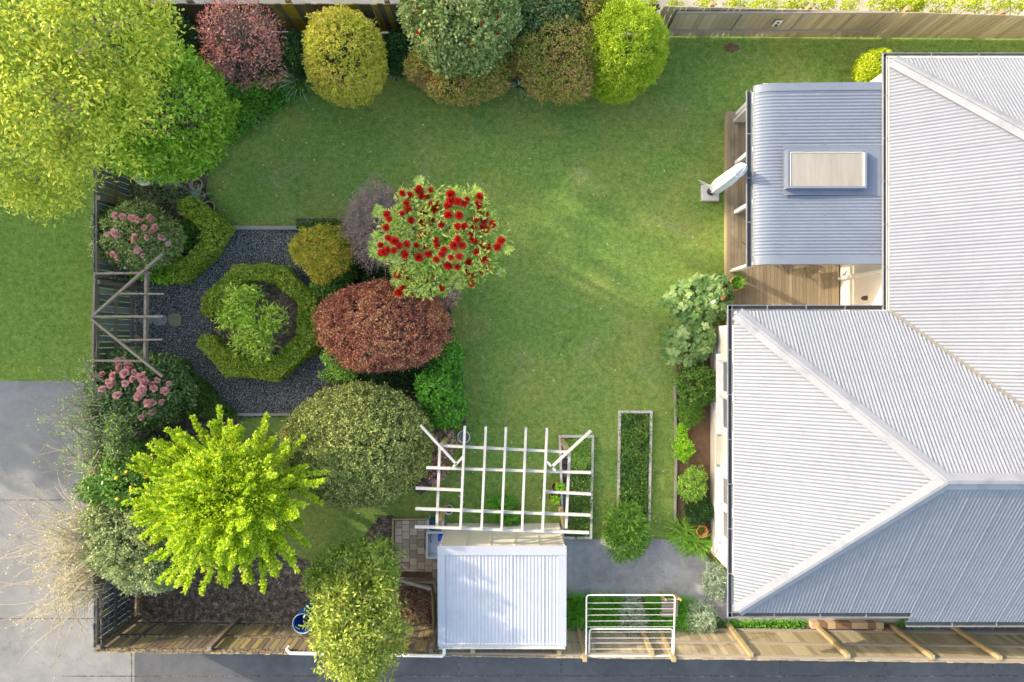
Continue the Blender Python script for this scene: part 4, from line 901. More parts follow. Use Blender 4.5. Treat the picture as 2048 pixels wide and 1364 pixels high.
e = empty('green_shrub', W(885, 765, 0), 'fresh green leafy shrub on the lawn edge between the red shrub and the pergola', 'shrub')
crown('foliage', [B(895, 715, .6, 28, 36, .4), B(880, 775, .8, 44, 38, .5), B(895, 820, .7, 38, 34, .4)], G['green'], e, seed=86, L=.08, Wd=.045, cov=2.8, clump=.1, amp=.12, depth=.4)
limbs(e, W(885, 765, 0), [W(890, 720, .6), W(880, 770, .8), W(890, 815, .6)], .03, M['bark'], 'stems', 7)
e = empty('variegated_sprig', W(690, 730, 0), 'small pale yellow-green sprigs at the lower left foot of the red shrub', 'shrub')
crown('foliage', [B(668, 712, 1.0, 22, 24, .3), B(690, 742, .8, 24, 16, .25), B(665, 748, .5, 26, 14, .2)], G['midgreen'], e, seed=87, L=.06, Wd=.03, cov=1.5, clump=.08, amp=.2, depth=.6)
e = empty('pale_flowering_shrub', W(892, 905, 0), 'shrub of pale pink blossom and bronze leaves in the left corner of the pergola', 'shrub')
crown('blossom', [B(890, 885, .5, 22, 28, .3), B(882, 925, .4, 18, 26, .25), B(872, 955, .3, 14, 12, .2)], G['palepink'], e, seed=88, L=.05, Wd=.045, cov=1.1, clump=.06, amp=.2, depth=.5, shape='round')
crown('foliage', [B(892, 890, .4, 22, 30, .25), B(890, 925, .3, 22, 24, .2)], G['green'], e, seed=89, L=.07, Wd=.035, cov=1.1, amp=.2, depth=.6)
e = empty('pale_flowering_shrub', W(905, 575, 0), 'small shrub of pale pink blossom below the scarlet rhododendron', 'shrub')
crown('blossom', [B(905, 565, .7, 20, 38, .3), B(898, 595, .5, 14, 22, .2)], G['palepink'], e, seed=90, L=.04, Wd=.036, cov=.9, clump=.06, amp=.2, depth=.6, shape='round')
crown('foliage', [B(902, 570, .6, 20, 36, .25)], G['midgreen'], e, seed=91, L=.06, Wd=.03, cov=.8, amp=.2, depth=.6)
e = empty('dog_rose', W(1005, 1010, 0), 'low mound of small yellow-green leaves in the grass under the pergola', 'plant')
crown('foliage', [B(1003, 1012, .2, 34, 24, .28), B(1020, 1030, .2, 30, 18, .22)], G['green'], e, seed=92, L=.05, Wd=.03, cov=2.3, amp=.15, depth=.5)
# citrus and grey-green shrubs, lower left
e = shrub('lemon_tree', 'dark green lemon tree with yellow fruit behind the golden tree', 'tree', 285, 950, 88, 62, 2.6, G['citrus'], seed=93, nat=5, L=.1, Wd=.05, cov=2.4, amp=.1, depth=.4, clump=.13, part='crown')
fr_ = [(291, 954), (306, 955), (253, 944), (262, 975), (235, 998), (233, 956), (304, 910)]
lm = None
for i, (x, y) in enumerate(fr_):
    p = W(x, y, dome(x, y, 285, 950, 88, 62, 2.6)+.02)
    if lm is None:
        mb = MB(); mb.lathe((0, 0, 0), [(.004, -.048), (.014, -.042), (.03, -.025), (.036, 0), (.03, .025), (.014, .042), (.004, .05)], 12); lm = mb.build('lemon', G['lemon'], None, True); o = lm
    else: o = lm.copy(); sc.collection.objects.link(o)
    o.parent = e; o.location = p-e.location; o.rotation_euler = (1.1, .3*i, i)
shrub('grey_green_shrub', 'large grey-green evergreen shrub in the lower left corner behind the golden tree', 'shrub', 292, 1070, 98, 106, 2.6, G['olive'], seed=94, nat=7, L=.065, Wd=.035, cov=2.9, amp=.07, depth=.35, clump=.1)
# bare branched shrubs over the west fence
def whips(name, label, base, n, ang, Lr, m, lm_, seed, rise=1.6, droop=.5, leafn=1500, r=.008, spread=.5, curl=0, hub=(0, 0, 1.6)):
    rnd = random.Random(seed); e = empty(name, base, label, 'shrub'); mb = MB(); b = Vector(base); P = []
    for i in range(n):
        hb = b+Vector(hub)+Vector((rnd.uniform(-.12, .12), rnd.uniform(-spread, spread), rnd.uniform(-.5, .3)))
        a = rnd.uniform(*ang); l = rnd.uniform(*Lr); d = Vector((math.cos(a), math.sin(a), 0)); p = hb; pts = [p]; el = rnd.uniform(.0, 1.0)
        cu = rnd.uniform(-1, 1)*.12+curl; S = 7
        for s_ in range(S):
            a += cu+rnd.gauss(0, .07); el -= droop/S*2
            p = p+Vector((math.cos(a)*math.cos(el), math.sin(a)*math.cos(el), math.sin(el)*.8))*l/S; pts.append(p)
            if rnd.random() < .3:
                a2 = a+rnd.uniform(-.9, .9); q = p+Vector((math.cos(a2), math.sin(a2), .2))*l*.16; mb.tube([p, (p+q)/2+Vector((0,0,.02)), q], [r*.6, r*.5, r*.35], 3, False); P.append(q)
        mb.tube(pts, [r*(1.5-1.1*j/S) for j in range(S+1)], 3, False); P += pts[1:5]
    for k in range(5): 
        a = b+Vector((0, rnd.uniform(-spread, spread)*.3, 0)); mb.tube([a, a+Vector((rnd.uniform(-.05,.05), rnd.uniform(-.2,.2), hub[2]*.6)), b+Vector(hub)+Vector((0, rnd.uniform(-spread, spread), -.1))], [.04, .03, .018], 6)
    mb.build('branches', m, e)
    rng = np.random.default_rng(seed); P = np.array([tuple(p) for p in P]); k = rng.integers(0, len(P), leafn); Q = P[k]+rng.normal(0, .05, (leafn, 3))
    leafmesh('leaves', Q, rdir(rng, leafn), unit(np.array([0, 0, 1.0])+rdir(rng, leafn)*.6), rng.uniform(.03, .07, leafn), rng.uniform(.02, .035, leafn), lm_, e); return e
tg = plain('grey_brown_branch', (138, 128, 112), .85, .2, 8); ty = plain('straw_coloured_whip', (156, 146, 120), .8, .12, 8)
b0 = W(300, 850, 0)
whips('bare_shrub', 'tangled half-bare shrub of grey branches spilling over the left fence onto the driveway', (b0.x, b0.y, 0), 170, (1.9, 4.4), (.5, 1.7), tg, G['midgreen'], 101, leafn=3600, spread=1.25, hub=(-.12, .1, 1.85), r=.010)
whips('bare_shrub', 'grey tangle of bare branches on the garden side of the left fence', (b0.x+.15, b0.y-.2, 0), 150, (-1.2, 1.2), (.3, .9), tg, G['midgreen'], 102, leafn=3000, spread=.8, hub=(-.1, 0, 1.9), r=.009)
b1 = W(300, 1095, 0)
whips('whip_shrub', 'shrub of long straw-coloured whips arching left over the grey driveway', (b1.x, b1.y+.3, 0), 190, (2.6, 3.95), (.8, 2.5), ty, foliage('pale_buds', [(150, 146, 84), (184, 176, 120), (206, 198, 160)], 3, .8, gain=1), 103, leafn=3000, spread=.95, hub=(-.2, .1, 1.9), r=.0085, curl=.05)
# ------------------------------------------------------------------ beds by the house
def bigleaf(name, label, px, blobs, m, n, R, seed, flowers_=None, cat='plant'):
    """large lobed leaves on stalks"""
    rnd = random.Random(seed); b = W(px[0], px[1], 0); e = empty(name, b, label, cat); mb = MB(); st = MB()
    for i in range(n):
        (c, rr) = rnd.choice(blobs); t = rnd.uniform(0, 6.283); u = math.asin(rnd.uniform(.0, 1)); f = rnd.uniform(.75, 1)
        p = Vector((c[0]+math.cos(t)*math.cos(u)*rr[0]*f, c[1]+math.sin(t)*math.cos(u)*rr[1]*f, c[2]+math.sin(u)*rr[2]*f))
        N = Vector((math.cos(t)*math.cos(u)*.7+rnd.gauss(0, .25), math.sin(t)*math.cos(u)*.7+rnd.gauss(0, .25), .9)).normalized(); T = N.cross(Vector((rnd.gauss(0, 1), rnd.gauss(0, 1), 0))).normalized(); U = N.cross(T)
        r = R*rnd.uniform(.5, 1.15); K = 15; vs = [p]
        for k in range(K):
            a = 2*math.pi*k/K; q = r*(.84+.16*math.cos(a*5))*(1 if k else .35); vs.append(p+T*math.cos(a)*q+U*math.sin(a)*q+N*(r*.22*math.sin(a*5+.5)*.5-r*.12*(q/r)+r*.1*rnd.uniform(-1,1)))
        mb.add(vs, [(0, 1+k, 1+(k+1)%K) for k in range(K)])
        if i % 3 == 0: st.tube([(c[0], c[1], 0), ((c[0]+p.x)/2, (c[1]+p.y)/2, p.z*.6), p], [.014, .011, .007], 4, False)
    mb.build('leaves', m, e, False); st.build('stalks', plain('red_stalk', (150, 96, 80), .7), e)
    return e
e = bigleaf('hollyhock', 'large lobed grey-green leaves with one yellow and one red flower at the deck corner', (1400, 600), [B(1395, 605, .6, 68, 50, .45), B(1430, 590, .7, 38, 38, .4), B(1400, 570, .5, 40, 18, .3)], G['hollyhock'], 330, .15, 111)
flowers(e, [W(1427, 605, 1.2)], foliage('cream_petals', [(236, 226, 150), (244, 236, 190)], 5, .6), .075, 8, petals=10)
flowers(e, [W(1447, 596, 1.2)], foliage('coral_petals', [(206, 84, 78), (226, 120, 108)], 5, .6), .06, 9, petals=14)
bigleaf('hollyhock', 'second clump of large lobed grey-green leaves against the cream wall', (1380, 690), [B(1372, 690, .5, 50, 48, .4), B(1405, 675, .6, 24, 45, .35)], G['hollyhock'], 190, .155, 112)
def lowshrub(name, label, px, py, rx, ry, h, g, seed, **kw):
    kw.setdefault('L', .055); kw.setdefault('Wd', .03); kw.setdefault('cov', 2.9)
    return shrub(name, label, kw.pop('cat', 'shrub'), px, py, rx, ry, h, G[g], seed=seed, amp=kw.pop('amp', .08), depth=.4, clump=.07, **kw)
lowshrub('green_shrub', 'dark green small-leaved shrub against the house wall below the hollyhocks', 1392, 770, 38, 42, .8, 'citrus', 113)
lowshrub('green_shrub', 'soft mid green mat of a shrub along the lawn edging below the dark one', 1378, 818, 25, 36, .4, 'rosemary', 114, L=.04, Wd=.016)
lowshrub('lime_perennial', 'tiny lime green plant at the edging, first below the green mat', 1364, 862, 9, 12, .3, 'limeplant', 115, cat='plant', stem=False)
lowshrub('lime_perennial', 'small yellow-green plant at the edging beside the bare brown soil', 1366, 896, 16, 24, .35, 'limeplant', 116, cat='plant', stem=False)
lowshrub('lime_perennial', 'light green leafy plant in the brown bed above the orange pot', 1385, 970, 26, 34, .5, 'midgreen', 117, cat='plant')
lowshrub('green_shrub', 'dark green bushy plant touching the orange pot', 1397, 1022, 26, 26, .5, 'dgreen', 118, L=.05, Wd=.02)
lowshrub('silver_shrub', 'small silvery-green bush at the corner of the house', 1430, 1162, 20, 34, .45, 'silver', 119, L=.06, Wd=.016)
p = W(1352, 1062, .1); p2 = W(1380, 1078, .1); p3 = W(1398, 1088, .1)
straps('strap_plant', 'large sprawling clump of long yellow-green strap leaves beside the orange pot', 'plant', [(p.x+.15, p.y-.02, 0, .16), (p2.x, p2.y, 0, .16), (p3.x+.03, p3.y, 0, .14)], G['strap'], seed=120, n=95, L=.55, Wd=.026, lift=.35)
# fence border beyond the courtyard
for i, (x, y, rx, ry, lb) in enumerate([(1162, 1232, .42, .42, 'clump of bright green strap leaves next to the shed wall'), (1212, 1234, .42, .42, 'clump of bright green strap leaves behind the left end of the clothesline'), (1318, 1236, .38, .42, 'clump of bright green strap leaves below the wooden chair'), (1362, 1240, .34, .36, 'clump of bright green strap leaves at the right end of the clothesline')]):
    c = W(x, y, .2)
    straps('agapanthus', lb, 'plant', [(c.x-.15, c.y+.1, 0, .2), (c.x+.15, c.y+.12, 0, .2), (c.x, c.y-.15, 0, .2)], G['strap2'], 'agapanthus clumps along the lane fence', 121+i, 420, .5, .03, .6)
lowshrub('silver_shrub', 'silvery grey bush behind the clothesline wires', 1264, 1238, 27, 36, .5, 'silver', 126, L=.07, Wd=.016)
lowshrub('silver_shrub', 'silvery grey bush right of the clothesline by the fence', 1402, 1236, 28, 28, .5, 'silver', 127, L=.07, Wd=.016)
carpet('ground_cover', 'low dark green creeping plants at the foot of the lane fence', [[(1425, 1243), (1610, 1240), (1612, 1256), (1430, 1258)], [(1800, 1240), (1850, 1240), (1850, 1256), (1800, 1256)]], .15, G['green'], 128, .05, .03, 2.6, kind='stuff')
# ------------------------------------------------------------------ raised beds
def edging(name, label, px, h=.12, w_=.06, m=None, closed=True, cat='raised bed', part='board'):
    pts = [W(x, y, h) for x, y in px]; c = sum(pts, Vector())/len(pts); e = empty(name, (c.x, c.y, 0), label, cat)
    for i in range(len(pts) if closed else len(pts)-1):
        a, b = pts[i].copy(), pts[(i+1)%len(pts)].copy(); d = (b-a).normalized(); a.z = b.z = h/2
        a2, b2 = (a, b) if i % 2 == 0 else (a+d*w_*.52, b-d*w_*.52)
        if i % 2 == 0: a2, b2 = a-d*w_*.5, b+d*w_*.5
        mb = MB(); mb.beam(a2, b2, w_, h); mb.build(part, m or M['whitewood'], e)
    return e
edging('raised_bed', 'long narrow planted bed with pale timber edging in the lawn right of the pergola', [(1240, 824), (1303, 824), (1298, 1076), (1236, 1076)], .12, .06)
edging('raised_bed', 'narrow planted bed with pale timber edging beneath the right side of the pergola', [(1120, 873), (1186, 873), (1182, 1076), (1126, 1076)], .12, .06)
carpet('ground_cover', 'dense dark leafy cover filling the long narrow bed', [[(1243, 827), (1300, 827), (1294, 1070), (1240, 1070)]], .3, G['citrus'], 131, .06, .038, 3, kind='stuff')
carpet('ground_cover', 'mixed green leafy cover filling the bed beneath the pergola', [[(1140, 915), (1184, 910), (1180, 1074), (1138, 1074)]], .2, G['citrus'], 132, .05, .032, 2.6, kind='stuff')
carpet('ground_cover', 'light green straggly grass at the top of the bed beneath the pergola', [[(1126, 878), (1184, 878), (1182, 940), (1145, 935)]], .2, G['midgreen'], 133, .08, .016, 2.6, kind='stuff')
e = empty('rosemary_bush', W(1252, 1060, 0), 'bushy dark green rosemary spilling from the end of the long narrow bed', 'shrub')
crown('foliage', [B(1252, 1045, .4, 34, 34, .45), B(1250, 1082, .4, 34, 32, .42), B(1262, 1062, .45, 30, 34, .42)], G['rosemary'], e, seed=134, L=.15, Wd=.024, cov=2.6, clump=.1, amp=.14, depth=.5, out=1.2, fr=5)
limbs(e, W(1252, 1060, 0), [W(1240, 1040, .5), W(1262, 1070, .5), W(1248, 1088, .4)], .025, M['bark'], 'stems', 9)
# edgings
edging('lawn_edging', 'old grey sleeper edging between the lawn and the top of the gravel', [(458, 455), (592, 455)], .1, .1, M['greywood'], False, 'edging')
edging('lawn_edging', 'thin timber edging along the gravel beside the arrow-shaped hedge', [(460, 463), (412, 512)], .08, .04, M['oldwood'], False, 'edging')
edging('lawn_edging', 'weathered timber edging below the gravel at the foot of the hedge wedge', [(468, 829), (574, 829)], .1, .07, M['greywood'], False, 'edging')
edging('lawn_edging', 'thin timber edging slanting between the gravel and the hedge wedge', [(357, 712), (464, 826)], .08, .035, M['oldwood'], False, 'edging')
edging('lawn_edging', 'thin dark edging across the opening of the hedge ring', [(422, 628), (422, 690)], .06, .03, M['oldwood'], False, 'edging')
edging('lawn_edging', 'pale rough timber edging between the lawn strip and the bed by the house', [(1350, 760), (1353, 900), (1350, 1052)], .1, .055, M['greywood'], False, 'edging')
edging('lawn_edging', 'rough log edging between the round golden shrub and the copper shrub', [(768, 148), (832, 148)], .14, .09, M['oldwood'], False, 'edging')
# fallen leaves on the lawn
rng = np.random.default_rng(5); n = 800; x = rng.uniform(-9.5, 5, n); y = rng.uniform(-6.4, 7.6, n)
k = rng.random(n) < np.where((x < -2) & (y > 1), 1, .35); P = np.stack([x[k], y[k], np.full(k.sum(), .03)], 1); n = len(P)
D = rdir(rng, n)*np.array([1, 1, .1]); o = leafmesh('fallen_leaves', P, unit(D), unit(np.array([0, 0, 1.0])+rdir(rng, n)*.2), rng.uniform(.03, .1, n), rng.uniform(.015, .035, n), G['litter'], None)
tagp(o, 'scattered pale fallen leaves and petals on the lawn', 'leaves', None, 'stuff')
# standing grass blades over the mown lawn, denser and longer along the bed edges
G['blade'] = foliage('grass_blades', [(92, 132, 44), (124, 158, 60), (156, 180, 84), (190, 196, 120)], .7, .7, gain=1.0, trans=.15)
rng = np.random.default_rng(77); n = 150000; x = rng.uniform(-8.2, 8.5, n); y = rng.uniform(-6.3, 7.9, n); ok = (x < 5.5) | (y > 5.95)
ok &= ~((x > -1.8) & (x < 5.3) & (y < -5.1)); near = np.zeros(n, bool)
for px in BEDS:
    pp_ = [W(a, b, 0) for a, b in px]; ins = inpoly(x, y, pp_); ok &= ~ins
    for dx, dy in ((.07, 0), (-.07, 0), (0, .07), (0, -.07)): near |= inpoly(x+dx, y+dy, pp_)
P = np.stack([x, y, np.full(n, .002)], 1); ok &= near | (field(P, rng, 2.2)+.7*field(P, rng, 7) > rng.normal(.1, .7, n)); P = P[ok]; nr = near[ok]; n = len(P)
D = unit(rdir(rng, n)*np.array([1, 1, .2])+np.array([0, 0, .45])); o = leafmesh('grass', P, D, unit(np.array([0, 0, 1.0])+rdir(rng, n)*.5), rng.uniform(.02, .05, n)*np.where(nr, 1.9, 1), rng.uniform(.005, .010, n), G['blade'], None)
tagp(o, 'short green grass blades standing over the lawn', 'grass', None, 'stuff')
# ------------------------------------------------------------------ white pergola
e = empty('pergola', W(1010, 960, 0), 'white timber lattice pergola standing over the grass beside the shed', 'pergola')
def bm(pa, pb, z, w_=.055, h_=.1, m=None, name='rafter', par=e):
    mb = MB(); mb.beam(W(pa[0], pa[1], z), W(pb[0], pb[1], z), w_, h_); mb.build(name, m or M['whitewood'], par, bevel=.003)
ZT = 2.35
for a, b in (((880, 888), (874, 1052)), ((1139, 902), (1132, 1056))): bm(a, b, ZT-.21, .06, .1, name='beam')
for a, b in (((880, 891), (1142, 904)), ((853, 935), (1182, 945)), ((832, 976), (922, 980)), ((1092, 983), (1182, 988)), ((831, 1017), (1181, 1030)), ((830, 1053), (1178, 1065))): bm(a, b, ZT-.105)
for a, b in (((930, 852), (921, 1058)), ((972, 853), (963, 1059)), ((1012, 854), (1003, 1060)), ((1052, 855), (1044, 1061)), ((1094, 856), (1085, 1062)), ): bm(a, b, ZT)
for a, b in (((841, 850), (913, 928)), ((1182, 861), (1102, 935))): bm(a, b, ZT+.0, .055, .09)
for a, b in (((906, 934), (926, 914)), ((1093, 922), (1111, 941))): bm(a, b, ZT-.0, .05, .09)
for x, y in ((882, 893), (1137, 905), (877, 1048), (1131, 1053)):
    p = W(x, y, ZT-.26); mb = MB(); mb.box((p.x, p.y, (ZT-.27)/2), (.1, .1, ZT-.27)); mb.build('post', M['tanwood'], e, bevel=.004)
# ------------------------------------------------------------------ old arbour on the west fence
e = empty('arbour', W(270, 635, 0), 'old lichen-covered wooden arbour frame built against the left fence', 'arbour')
ZA = 2.2
def am(pa, pb, z, w_=.05, h_=.09, name='rafter'): bm(pa, pb, z, w_, h_, M['mosswood'], name, e)
am((190, 547), (302, 546), ZA-.19, .05, .1, 'beam'); am((188, 721), (296, 722), ZA-.19, .05, .1, 'beam')
am((191, 547), (187, 720), ZA-.29, .05, .09, 'beam'); am((294, 545), (291, 726), ZA-.1, .06, .12, 'beam')
am((184, 634), (326, 508), ZA, .055, .09); am((184, 638), (326, 753), ZA, .055, .09); am((184, 633), (327, 633), ZA+.0, .05, .07)
am((238, 587), (328, 588), ZA-.0, .04, .07); am((236, 680), (326, 679), ZA-.0, .04, .07)
for x, y in ((193, 550), (190, 718)):
    p = W(x, y, ZA-.34); mb = MB(); mb.box((p.x, p.y, (ZA-.34)/2), (.09, .09, ZA-.34)); mb.build('post', M['mosswood'], e)
# stepping stones
def stone(px, py, rx, ry, seed, lb, m):
    rnd = random.Random(seed); c = W(px, py, 0); n = 14; mb = MB(); poly = []
    for k in range(n):
        a = 2*math.pi*k/n; q = (abs(math.cos(a))**3+abs(math.sin(a))**3)**(-1/3)*rnd.uniform(.92, 1.04); poly.append((c.x+math.cos(a)*rx/76*q, c.y+math.sin(a)*ry/76*q))
    mb.prism(poly, .0, .065); o = mb.build('stepping_stone', m, None, bevel=.012); tagp(o, lb, 'stepping stone', 'stepping stones in the gravel')
sm = plain('yellowish_stone', (148, 142, 116), .9, .15, 8, .03); sg = plain('grey_stone', (160, 162, 158), .9, .2, 12, .03, grime=(84, 90, 92), gsc=9)
stone(352, 640, 14, 14, 1, 'plain buff squarish stone, nearest the hedge ring', sm); stone(322, 640, 14, 12, 2, 'grey speckled stone in the gravel, under the arbour beam ends', sg); stone(294, 640, 15, 9, 3, 'grey stone in the gravel, nearest the dark left fence', sg)
# bird table, pots
e = empty('bird_table', W(300, 372, 0), 'pale stone bird table dish half under the evergreen', 'bird table')
c = W(290, 350, 1.3); mb = MB(); mb.lathe((c.x, c.y, 1.2), [(.05, 0), (.2, .04), (.26, .1), (.27, .12), (.24, .11), (.15, .07), (.0, .06)], 22); mb.build('dish', plain('pale_stone', (206, 200, 192), .8, .12, 6), e, True)
mb = MB(); mb.tube([(c.x, c.y, 0), (c.x, c.y, 1.22)], [.07, .05], 10); mb.build('pedestal', M['greywood'], e, True)
p = W(313, 372, 0); p = W(312, 350, 1.5); e = empty('garden_stake', (p.x, p.y, 0), 'grey square timber post next to the stone bird table', 'post'); mb = MB(); mb.box((p.x, p.y, .75), (.08, .08, 1.5)); mb.build('post', M['greywood'], e); mb = MB(); mb.box((p.x, p.y, 1.515), (.1, .1, .03)); mb.build('cap', M['greywood'], e)
def pot(px, py, R, h, m, lb, z0=0, inside=None, name='flower_pot', rim=.012, cat='pot'):
    c = W(px, py, h+z0); e = empty(name, (c.x, c.y, z0), lb, cat)
    mb = MB(); mb.lathe((c.x, c.y, z0), [(R*.68, 0), (R*.97, h*.82), (R*1.04, h*.82), (R*1.06, h), (R*.92, h), (R*.88, h*.78), (R*.6, h*.1), (0, h*.1)], 26); mb.build('body', m, e, True)
    if inside: mb = MB(); mb.lathe((c.x, c.y, z0+h*.68), [(R*.86, 0), (R*.5, .015), (0, .02)], 20); mb.build('soil', inside, e, True)
    return e, c
pot(417, 414, .15, .3, M['pot'], 'round brown pot of dark soil on the lawn edge below the spiky plant', inside=M['soil'])
e, c = pot(398, 392, .14, .25, M['pot'], 'brown pot holding a spiky grass-like plant near the arrow-shaped hedge', inside=M['soil'])
straps('', '', '', [(c.x, c.y, .2, .05)], G['flax'], seed=141, n=50, L=.42, Wd=.014, lift=.5, parent=e)
pot(392, 368, .15, .3, M['pot'], 'dark-filled brown pot partly under the evergreen foliage', inside=M['soil'])
pot(1405, 1063, .145, .3, M['terracotta'], 'large empty orange terracotta pot by the house wall')
e, c = pot(1113, 974, .13, .2, M['terracotta'], 'small terracotta pot with a lime green plant under the pergola, upper of two', inside=M['soil']); crown('foliage', [((c.x+.1, c.y+.03, .3), (.12, .12, .1))], G['limeplant'], e, seed=1, L=.06, Wd=.05, cov=1.8, shape='round')
e, c = pot(1107, 994, .13, .2, M['terracotta'], 'small terracotta pot with a lime green plant under the pergola, lower of two', inside=M['soil']); crown('foliage', [((c.x+.06, c.y-.05, .28), (.12, .1, .1))], G['limeplant'], e, seed=2, L=.06, Wd=.05, cov=1.5, shape='round')
e, c = pot(1475, 566, .17, .28, M['terracotta'], 'terracotta pot of green grassy leaves on the deck corner', .2, M['soil'])
straps('', '', '', [(c.x, c.y+.03, .4, .1)], G['strap2'], seed=142, n=150, L=.3, Wd=.014, lift=.7, parent=e)
pot(927, 874, .16, .22, M['white'], 'round white bowl-like pot at the upper left leg of the pergola', inside=plain('bowl_sand', (150, 146, 140), .9, .2, 9))
pot(897, 1020, .12, .25, M['white'], 'small round white bucket beside the lower left pergola post', inside=M['soil'])
# ------------------------------------------------------------------ shed
S0 = W(875, 1092, 2.08); S1 = W(1133, 1092, 2.08); SB = W(1000, 1291, 1.95)
x0, x1, yf, yb = S0.x, S1.x, S0.y, SB.y
shed = empty('garden_shed', ((x0+x1)/2, (yf+yb)/2, 0), 'cream garden shed with a white corrugated roof between the pergola and lane fence', 'shed')
mb = MB()
for a, b in (((x0+.03, yf-.03), (x1-.03, yf-.03)), ((x0+.03, yb+.06), (x1-.03, yb+.06))): mb.beam((a[0], a[1], 1.0), (b[0], b[1], 1.0), .03, 1.96)
for x in (x0+.045, x1-.045): mb.beam((x, yf-.06, .99), (x, yb+.08, .99), .03, 1.92)
wl = mb.build('wall', M['cream'], shed)
for i in range(6):
    x = x0+.06+(x1-x0-.12)*i/5; mb = MB(); mb.box((x, yf-.006, 1.0), (.045, .02, 1.9)); mb.build('batten', M['cream'], wl)
def sz(y): return 2.09+(y-yf)*.045
mb = MB(); corr(mb, [(x0+.16, yf-.2), (x1-.16, yf-.2), (x1-.16, yb+.02), (x0+.16, yb+.02)], (1, 0), (0, -1), 2.08, (0, yf), tn=-.045, amp=.0065, pitch=.083)
rf = mb.build('roof', plain('white_shed_roof', (184, 187, 194), .5, .02, 1, grime=(166, 168, 172), gsc=2.4, glo=.48, ghi=.8), shed, True)
mb = MB(); mb.beam((x0-.0, yf-.1, 2.09), (x1, yf-.1, 2.09), .22, .03)
for x in (x0+.085, x1-.085): mb.beam((x, yf-.212, sz(yf-.2)+.004), (x, yb, sz(yb)+.004), .17, .024)
mb.build('barge_flashing', plain('white_flashing', (180, 183, 190), .4, .03, 2), rf)
mb = MB(); mb.beam((x0+.02, yb-.07, 1.93), (x1-.02, yb-.07, 1.93), .012, .07); mb.beam((x0+.02, yb-.035, 1.9), (x1-.02, yb-.035, 1.9), .06, .01); mb.build('gutter', M['white'], shed)
pp = [W(888, 1292, 1.85), W(889, 1312, 1.85), W(580, 1306, 1.85), W(574, 1299, 1.8)]
mb = MB(); mb.tube([pp[0], pp[1].lerp(pp[0], .25), pp[1].lerp(pp[2], .012)], .04, 8); mb.tube([pp[1].lerp(pp[2], .012), pp[2], pp[3], pp[3]-Vector((0,0,.12))], .04, 8); mb.build('downpipe', M['white'], shed, True)
# paved square
pv = empty('paved_square', W(828, 1090, 0), 'small square of beige concrete pavers beside the shed', 'paving'); rnd = random.Random(2)
mb = MB(); a = W(789, 1041, .04); b = W(893, 1180, .04); cw = .198; x = a.x; ci = 0
while x < b.x:
    y = a.y-(.1 if ci % 2 else 0)
    if ci % 2: mb.box((x+cw/2, a.y-.048, .02), (cw-.01, .09, .04))
    while y > b.y: mb.box((x+cw/2, y-cw/2, .02+rnd.uniform(-.002, .002)), (cw-.01, cw-.01, .04)); y -= cw
    x += cw; ci += 1
mb.build('pavers', plain('beige_paver', (190, 172, 154), .9, .16, 5, .01, isl=.75), pv, bevel=.004)
mb = MB(); mb.beam(W(786, 1038, .05), W(786, 1152, .05), .04, .09); mb.beam(W(784, 1038, .05), W(893, 1038, .05), .04, .09); mb.build('border', M['tanwood'], pv)
# white trough with hose
c = W(870, 1090, .55); e = empty('trough', (c.x, c.y, 0), 'white open trough with a green hose and blue box beside the shed', 'trough')
tx0, tx1, ty0, ty1 = W(854, 0, .6).x, W(890, 0, .6).x, W(0, 1116, .6).y, W(0, 1066, .6).y
mb = MB()
for y in (ty0, ty1): mb.box(((tx0+tx1)/2, y, .42), (tx1-tx0+.03, .03, .36))
for x in (tx0, tx1): mb.box((x, (ty0+ty1)/2, .42), (.03, ty1-ty0-.03, .36))
mb.box(((tx0+tx1)/2, (ty0+ty1)/2, .27), (tx1-tx0-.03, ty1-ty0-.03, .02)); mb.build('basin', plain('white_plastic', (222, 228, 236), .4, .05, 4), e, bevel=.005)
for x in (tx0+.05, tx1-.05):
    for y in (ty0+.05, ty1-.05): mb = MB(); mb.box((x, y, .12), (.04, .04, .24)); mb.build('leg', M['greywood'], e)
hose = plain('green_hose', (20, 96, 100), .4, .1, 6)
e = empty('garden_hose', W(866, 1085, .5), 'thin dark green hose looped inside the white trough', 'hose'); mb = MB()
cx_, cy_ = (tx0+tx1)/2, (ty0+ty1)/2+.1
mb.tube([(cx_-.03+.13*math.cos(t), cy_+.06+.2*math.sin(t), .3+.2*abs(math.sin(t*.5))) for t in [i*.35 for i in range(12)]], .012, 6); mb.build('tube', hose, e, True)
p = W(881, 1076, .6); e = empty('blue_box', (p.x, p.y, .3), 'small bright blue plastic box at the shed corner', 'box'); mb = MB(); mb.box((p.x, p.y, .44), (.12, .15, .3)); mb.build('body', plain('blue_plastic', (10, 70, 190), .35, .05, 4), e, bevel=.01); mb = MB(); mb.box((p.x, p.y, .6), (.13, .16, .02)); mb.build('lid', plain('blue_plastic_lid', (14, 78, 200), .35, .05, 4), e, bevel=.004)
c = W(872, 1050, .4); e = empty('hose_reel', (c.x, c.y, 0), 'reel wound with teal hose beneath the end of the pergola rafter', 'hose reel'); mb = MB()
for i in range(7):
    for j in range(1): mb.tube([(c.x-.14+i*.045, c.y+.16*math.cos(t), .3+.16*math.sin(t)) for t in [k*6.283/14 for k in range(15)]], .022, 6)
mb.build('hose', hose, e, True); mb = MB(); mb.tube([(c.x-.2, c.y, .3), (c.x+.2, c.y, .3)], .09, 10); mb.box((c.x-.19, c.y, .25), (.02, .3, .5)); mb.box((c.x+.17, c.y, .25), (.02, .3, .5)); mb.build('frame', M['white'], e)
